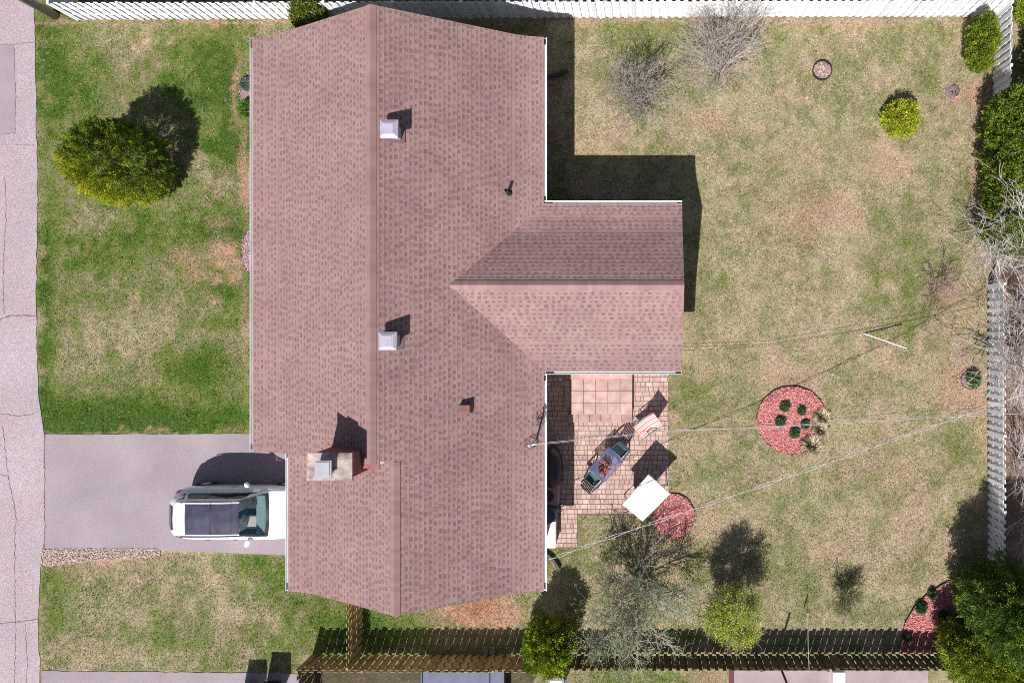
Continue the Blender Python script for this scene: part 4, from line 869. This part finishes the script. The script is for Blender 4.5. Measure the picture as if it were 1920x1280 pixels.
# striped lounge chair; local +x is the way it faces
c = P(1213, 797, .35); lc = thing('lounge_chair', 'striped pink and white folding lounge chair on the patio', 'chair', (c.x, c.y, .03), R(218))
def stripe_panel(name, p, q, wd_):
    b = MB(); n_ = 14; p = Vector(p); q = Vector(q)
    for i in range(n_):
        y0 = -wd_ / 2 + wd_ * i / n_; y1 = y0 + wd_ / n_; c_ = [(.52, .13, .13), (.66, .50, .46), (.60, .28, .27), (.70, .58, .54)][i % 4]
        b.add([p + Vector((0, y0, 0)), p + Vector((0, y1, 0)), q + Vector((0, y1, 0)), q + Vector((0, y0, 0)), p + Vector((0, y0, -.03)), p + Vector((0, y1, -.03)), q + Vector((0, y1, -.03)), q + Vector((0, y0, -.03))], [(0, 3, 2, 1), (4, 5, 6, 7), (0, 1, 5, 4), (2, 3, 7, 6)], c_)
    return b.build(name, M['stripe'], lc, colors=True)
stripe_panel('seat', (.42, 0, .42), (-.08, 0, .36), .54); stripe_panel('backrest', (-.08, 0, .37), (-.50, 0, .93), .54)
for s in (1, -1):
    b = MB(); b.tube([(.45, s * .29, .42), (-.1, s * .29, .35), (-.52, s * .29, .95)], .014, 6); b.tube([(.3, s * .29, .62), (-.3, s * .29, .64)], .018, 6); b.build('side_frame', M['steel'], lc)
    for xx in ((.3, .62, -.25, 0), (-.25, .6, .4, 0)): b = MB(); b.tube([(xx[0], s * .30, xx[1]), (xx[2], s * .30, xx[3])], .013, 6); b.build('leg', M['steel'], lc)
# canopy swing
cs = [P(1216, 889, 1.32), P(1257, 925, 1.32), P(1205, 977, 1.32), P(1167, 945, 1.32)]; cen = sum(cs, Vector()) / 4
cv = thing('swing_seat', 'garden swing seat under a plain white canopy beside the red bed', 'swing seat', (cen.x, cen.y, .03)); L4 = [(v - cen).xy for v in cs]
b = MB(); vs = [(v[0], v[1], 1.28) for v in L4] + [(v[0] * .96, v[1] * .96, 1.30) for v in L4] + [(v[0], v[1], 1.20) for v in L4] + [(0, 0, 1.325)]
b.add(vs, [(0, 1, 5, 4), (1, 2, 6, 5), (2, 3, 7, 6), (3, 0, 4, 7), (8, 9, 1, 0), (9, 10, 2, 1), (10, 11, 3, 2), (11, 8, 0, 3), (4, 5, 12), (5, 6, 12), (6, 7, 12), (7, 4, 12)]); b.build('canopy', M['canvas'], cv)
ex = (Vector((*L4[3], 0)) - Vector((*L4[0], 0))).normalized(); ey = (Vector((*L4[1], 0)) - Vector((*L4[0], 0))).normalized()
for s in (1, -1):
    b = MB(); b.tube([ex * s * .64 + ey * .5, ex * s * .62 + Vector((0, 0, 1.24)), ex * s * .64 - ey * .5], .02, 6); b.build('side_frame', M['steel'], cv)
b = MB(); b.tube([ex * .62 + Vector((0, 0, 1.23)), ex * -.62 + Vector((0, 0, 1.23))], .02, 6); b.build('top_bar', M['steel'], cv)
b = MB(); b.add([ex * s * .55 + ey * t + Vector((0, 0, z)) for z in (.42, .47) for t in (-.22, .22) for s in (-1, 1)], [(0, 2, 3, 1), (4, 5, 7, 6), (0, 1, 5, 4), (2, 6, 7, 3), (0, 4, 6, 2), (1, 3, 7, 5)]); b.build('seat', M['green_plastic'], cv)
b = MB(); b.add([ex * s * .55 + ey * (t - .22) + Vector((0, 0, z)) for z, t in ((.47, 0), (.95, -.14)) for t in (t, t - .05) for s in (-1, 1)], [(0, 2, 3, 1), (4, 5, 7, 6), (0, 1, 5, 4), (2, 6, 7, 3), (0, 4, 6, 2), (1, 3, 7, 5)]); b.build('backrest', M['green_plastic'], cv)
# grill, ac unit, barrel, deck box along the rear wall
c = P(1036, 872, .5); gr = thing('covered_grill', 'black covered barbecue standing in the house shadow', 'barbecue', (c.x, c.y, .03)); b = MB()
for i in range(9): pass
prf = [(.30, .02), (.31, .5), (.34, .75), (.33, .95), (.24, 1.08), (.05, 1.12)]; mm = Matrix.Diagonal((1, 2.1, 1, 1)); b.lathe(prf, n=24, m=mm); b.build('cover', M['black'], gr, smooth=True)
b = MB(); b.tube([(.34, -.5, .8), (.39, -.3, .8), (.39, .3, .8), (.34, .5, .8)], .02, 6); b.build('handle', M['black'], gr)
c = P(1032, 928, .5); ac = thing('heat_pump', 'pinkish grey outdoor heat pump unit by the rear wall', 'heat pump', (c.x, c.y, .03)); b = MB(); b.box(-.30, .30, -.33, .33, 0, .62); b.build('housing', M['slab'], ac, bevel=.02)
b = MB(); b.lathe([(.2, .622), (.2, .635), (.05, .64)], (-.05, 0, 0), 20); b.build('fan_grille', M['black'], ac)
c = P(1028, 962, .5); rb = thing('rain_barrel', 'dark green round barrel beside the white bench box', 'barrel', (c.x, c.y, .03)); b = MB(); b.lathe([(.27, 0), (.33, .25), (.34, .5), (.30, .82), (.27, .86), (.05, .88)], n=24); b.build('barrel', M['green_plastic'], rb, smooth=True)
b = MB(); b.tube([(.2, -.05, .5), (.42, -.02, .3), (.47, .05, .1), (.38, .1, .03)], .018, 6); b.build('hose', M['black'], rb)
c = P(1030, 1000, .45); db = thing('storage_box', 'pale beige storage box with flat lid beside the small pavers', 'storage box', (c.x, c.y, .03)); b = MB(); b.box(-.20, .22, -.45, .45, 0, .52); b.build('box', M['box_white'], db, bevel=.015); b = MB(); b.box(-.23, .25, -.48, .48, .522, .57); b.build('lid', M['box_white'], db, bevel=.015)
# ------------------------------------------------------------------ POLES AND WIRES
def wire(name, label, pts, r, m, group=None):
    b = MB(); W = []
    for i in range(len(pts) - 1):
        a = P(*pts[i]); c_ = P(*pts[i + 1])
        for j in range(12): W.append(a.lerp(c_, j / 12))
    W.append(P(*pts[-1])); b.tube(W, r, 5); return tag(b.build(name, m), label, 'cable', group)
wire('overhead_cable', 'upper strand of thin cables from the roof mast crossing the lawn', [(1000,830,3.85),(1255,803,3.35),(1430,797,3.35),(1700,772,3.8),(1855,764,4.2),(2400,740,6)], .006, M['cable_dark'], 'service cables from the roof mast')
wire('overhead_cable', 'middle strand of thin cables from the roof mast crossing the lawn', [(1000,832,3.75),(1255,807,3.3),(1440,801,3.3),(1700,786,3.8),(1855,778,4.2),(2400,750,6)], .007, M['cable'], 'service cables from the roof mast')
wire('overhead_cable', 'lower pale strand from the roof mast to the right edge', [(1000,834,3.7),(1255,809,3.2),(1440,800,3.2),(1600,788,3.5),(1855,775,4.2),(2400,775,6)], .005, M['cable'], 'service cables from the roof mast')
b = MB(); W1 = []; W2 = []
ptsW = [(1008,1056,2.62),(1150,1005,2.75),(1450,903,3.2),(1700,816,3.7),(1850,763,4.2),(2400,569,6)]
for i in range(len(ptsW) - 1):
    a = P(*ptsW[i]); c_ = P(*ptsW[i + 1])
    for j in range(24):
        q_ = a.lerp(c_, j / 24); th = (i * 24 + j) * .8; W1.append(q_ + Vector((0, .028 * math.cos(th) + .02, .02 * math.sin(th)))); W2.append(q_ - Vector((0, .028 * math.cos(th) + .02, .02 * math.sin(th))))
b.tube(W1, .0085, 5); b.tube(W2, .0085, 5); tag(b.build('overhead_cable', M['metal_pale2']), 'thick twisted pair of cables running diagonally over the back lawn', 'cable')
up = thing('utility_pole', 'weathered wooden utility pole at the top left street corner', 'utility pole', (*wb(104, 30), 0)); b = MB(); b.tube([(0, 0, 0), (0, 0, 4), (0, 0, 7.5)], [.15, .135, .12], 14); b.build('pole', M['polewood'], up, smooth=True)
b = MB(); b.tube([(.12, .05, .05), (.11, .05, 3), (.1, .05, 6)], .02, 6); b.build('conduit', M['metal_pale'], up)
b = MB(); b.tube([(8.17, -.1, 0), (9.32, -.62, 1.1)], .022, 8); tag(b.build('leaning_pole', M['white']), 'thin white pole leaning over the back lawn', 'pole')
b = MB(); b.tube([(5.96, -10.2, 0), (5.96, -10.2, .60)], .022, 8); tag(b.build('lawn_post', M['box_white']), 'short pale post on the lawn tied to the lower fence', 'post')
b = MB(); b.tube([(5.96, -10.2, .58), (5.90, -11.2, .85), (5.86, -11.93, 1.17)], .007, 5); tag(b.build('tie_cord', M['canvas']), 'white cord from the short lawn post to the fence top', 'cord')
b = MB(); b.tube([(4.95, -12.08, 0), (4.95, -12.08, 2.1)], .04, 8); tag(b.build('maroon_post', M['maroon']), 'dark maroon post standing behind the lower fence', 'post')
# ------------------------------------------------------------------ NEIGHBOUR'S SIDE (bottom edge)
def strip(name, label, cat, x0, x1, y0, y1, z, m, bev=0):
    a = P(x0, y0, z); c_ = P(x1, y1, z); b = MB(); b.box(a.x, c_.x, c_.y, a.y, 0, z); return tag(b.build(name, m, bevel=bev), label, cat)
a = strip('concrete_pad', 'pinkish concrete pad beyond the wooden fence', 'pavement', 1374, 1740, 1256, 1420, .06, M['slab']); a['kind'] = 'structure'
strip('timber_edge', 'dark red timber edge of the pink concrete pad', 'timber', 1367, 1376, 1256, 1420, .12, M['maroon'])
strip('white_board', 'white board standing on the pink concrete pad', 'board', 1562, 1585, 1260, 1420, .5, M['white'], .01)
tr = thing('utility_trailer', 'blue grey covered trailer behind the golden wooden fence', 'trailer', P(856, 1300)); c = P(790, 1258, .7); c1 = P(944, 1258, .7); ox = P(856, 1300)
b = MB(); b.box(c.x - ox.x, c1.x - ox.x, -1.6, c.y - ox.y, .35, .62); b.build('body', M['tarp'], tr)
b = MB(); b.box(c.x - ox.x + .04, c1.x - ox.x - .50, -1.55, c.y - ox.y - .02, .622, .70); b.build('cover', M['tarp'], tr, bevel=.02)
b = MB(); b.box(c.x - ox.x, c.x - ox.x + .035, -1.58, c.y - ox.y + .01, .6, .76); b.build('side_rail', M['tarp'], tr)
for s in (0, 1):
    b = MB(); xx = (c.x - ox.x + .25) if s == 0 else (c1.x - ox.x - .25); b.lathe([(.24, -.08), (.25, 0), (.24, .08)], (xx, -.9, .25), 16, m=Matrix.Rotation(math.pi / 2, 4, 'Y')); b.build('wheel', M['rubber'], tr)
def bin_(label, c, m, group=None, w_=.28, lidm=None, hh=1.0):
    t = thing('wheelie_bin', label, 'bin', (c[0], c[1], 0), 0, group); b = MB(); k = .8
    b.add([(sx * w_ * k, sy * w_ * k, .05) for sx, sy in ((-1, -1), (1, -1), (1, 1), (-1, 1))] + [(sx * w_, sy * w_ * 1.1, hh) for sx, sy in ((-1, -1), (1, -1), (1, 1), (-1, 1))], [(3, 2, 1, 0), (4, 5, 6, 7), (0, 1, 5, 4), (1, 2, 6, 5), (2, 3, 7, 6), (3, 0, 4, 7)]); b.build('body', m, t)
    b = MB(); b.box(-w_ - .02, w_ + .02, -w_ * 1.15, w_ * 1.15, hh + .003, hh + .06); b.build('lid', m, t, bevel=.02)
    if lidm: b = MB(); b.box(-w_ * .72, w_ * .72, -w_ * .8, w_ * .8, hh + .058, hh + .075); b.build('lid_panel', lidm, t)
    return t
c = P(1043, 1279, .75); bin_('black bin with white lid panel behind the wooden fence', (c.x, c.y - .12), M['black'], None, .29, M['white'], .75)
bin_('left bin casting a shadow at the bottom edge', (-14.45, -13.32), M['black'], 'bins just below the photo edge', .32); bin_('right bin casting a shadow at the bottom edge', (-13.6, -13.15), M['black'], 'bins just below the photo edge', .34, None, 1.1)
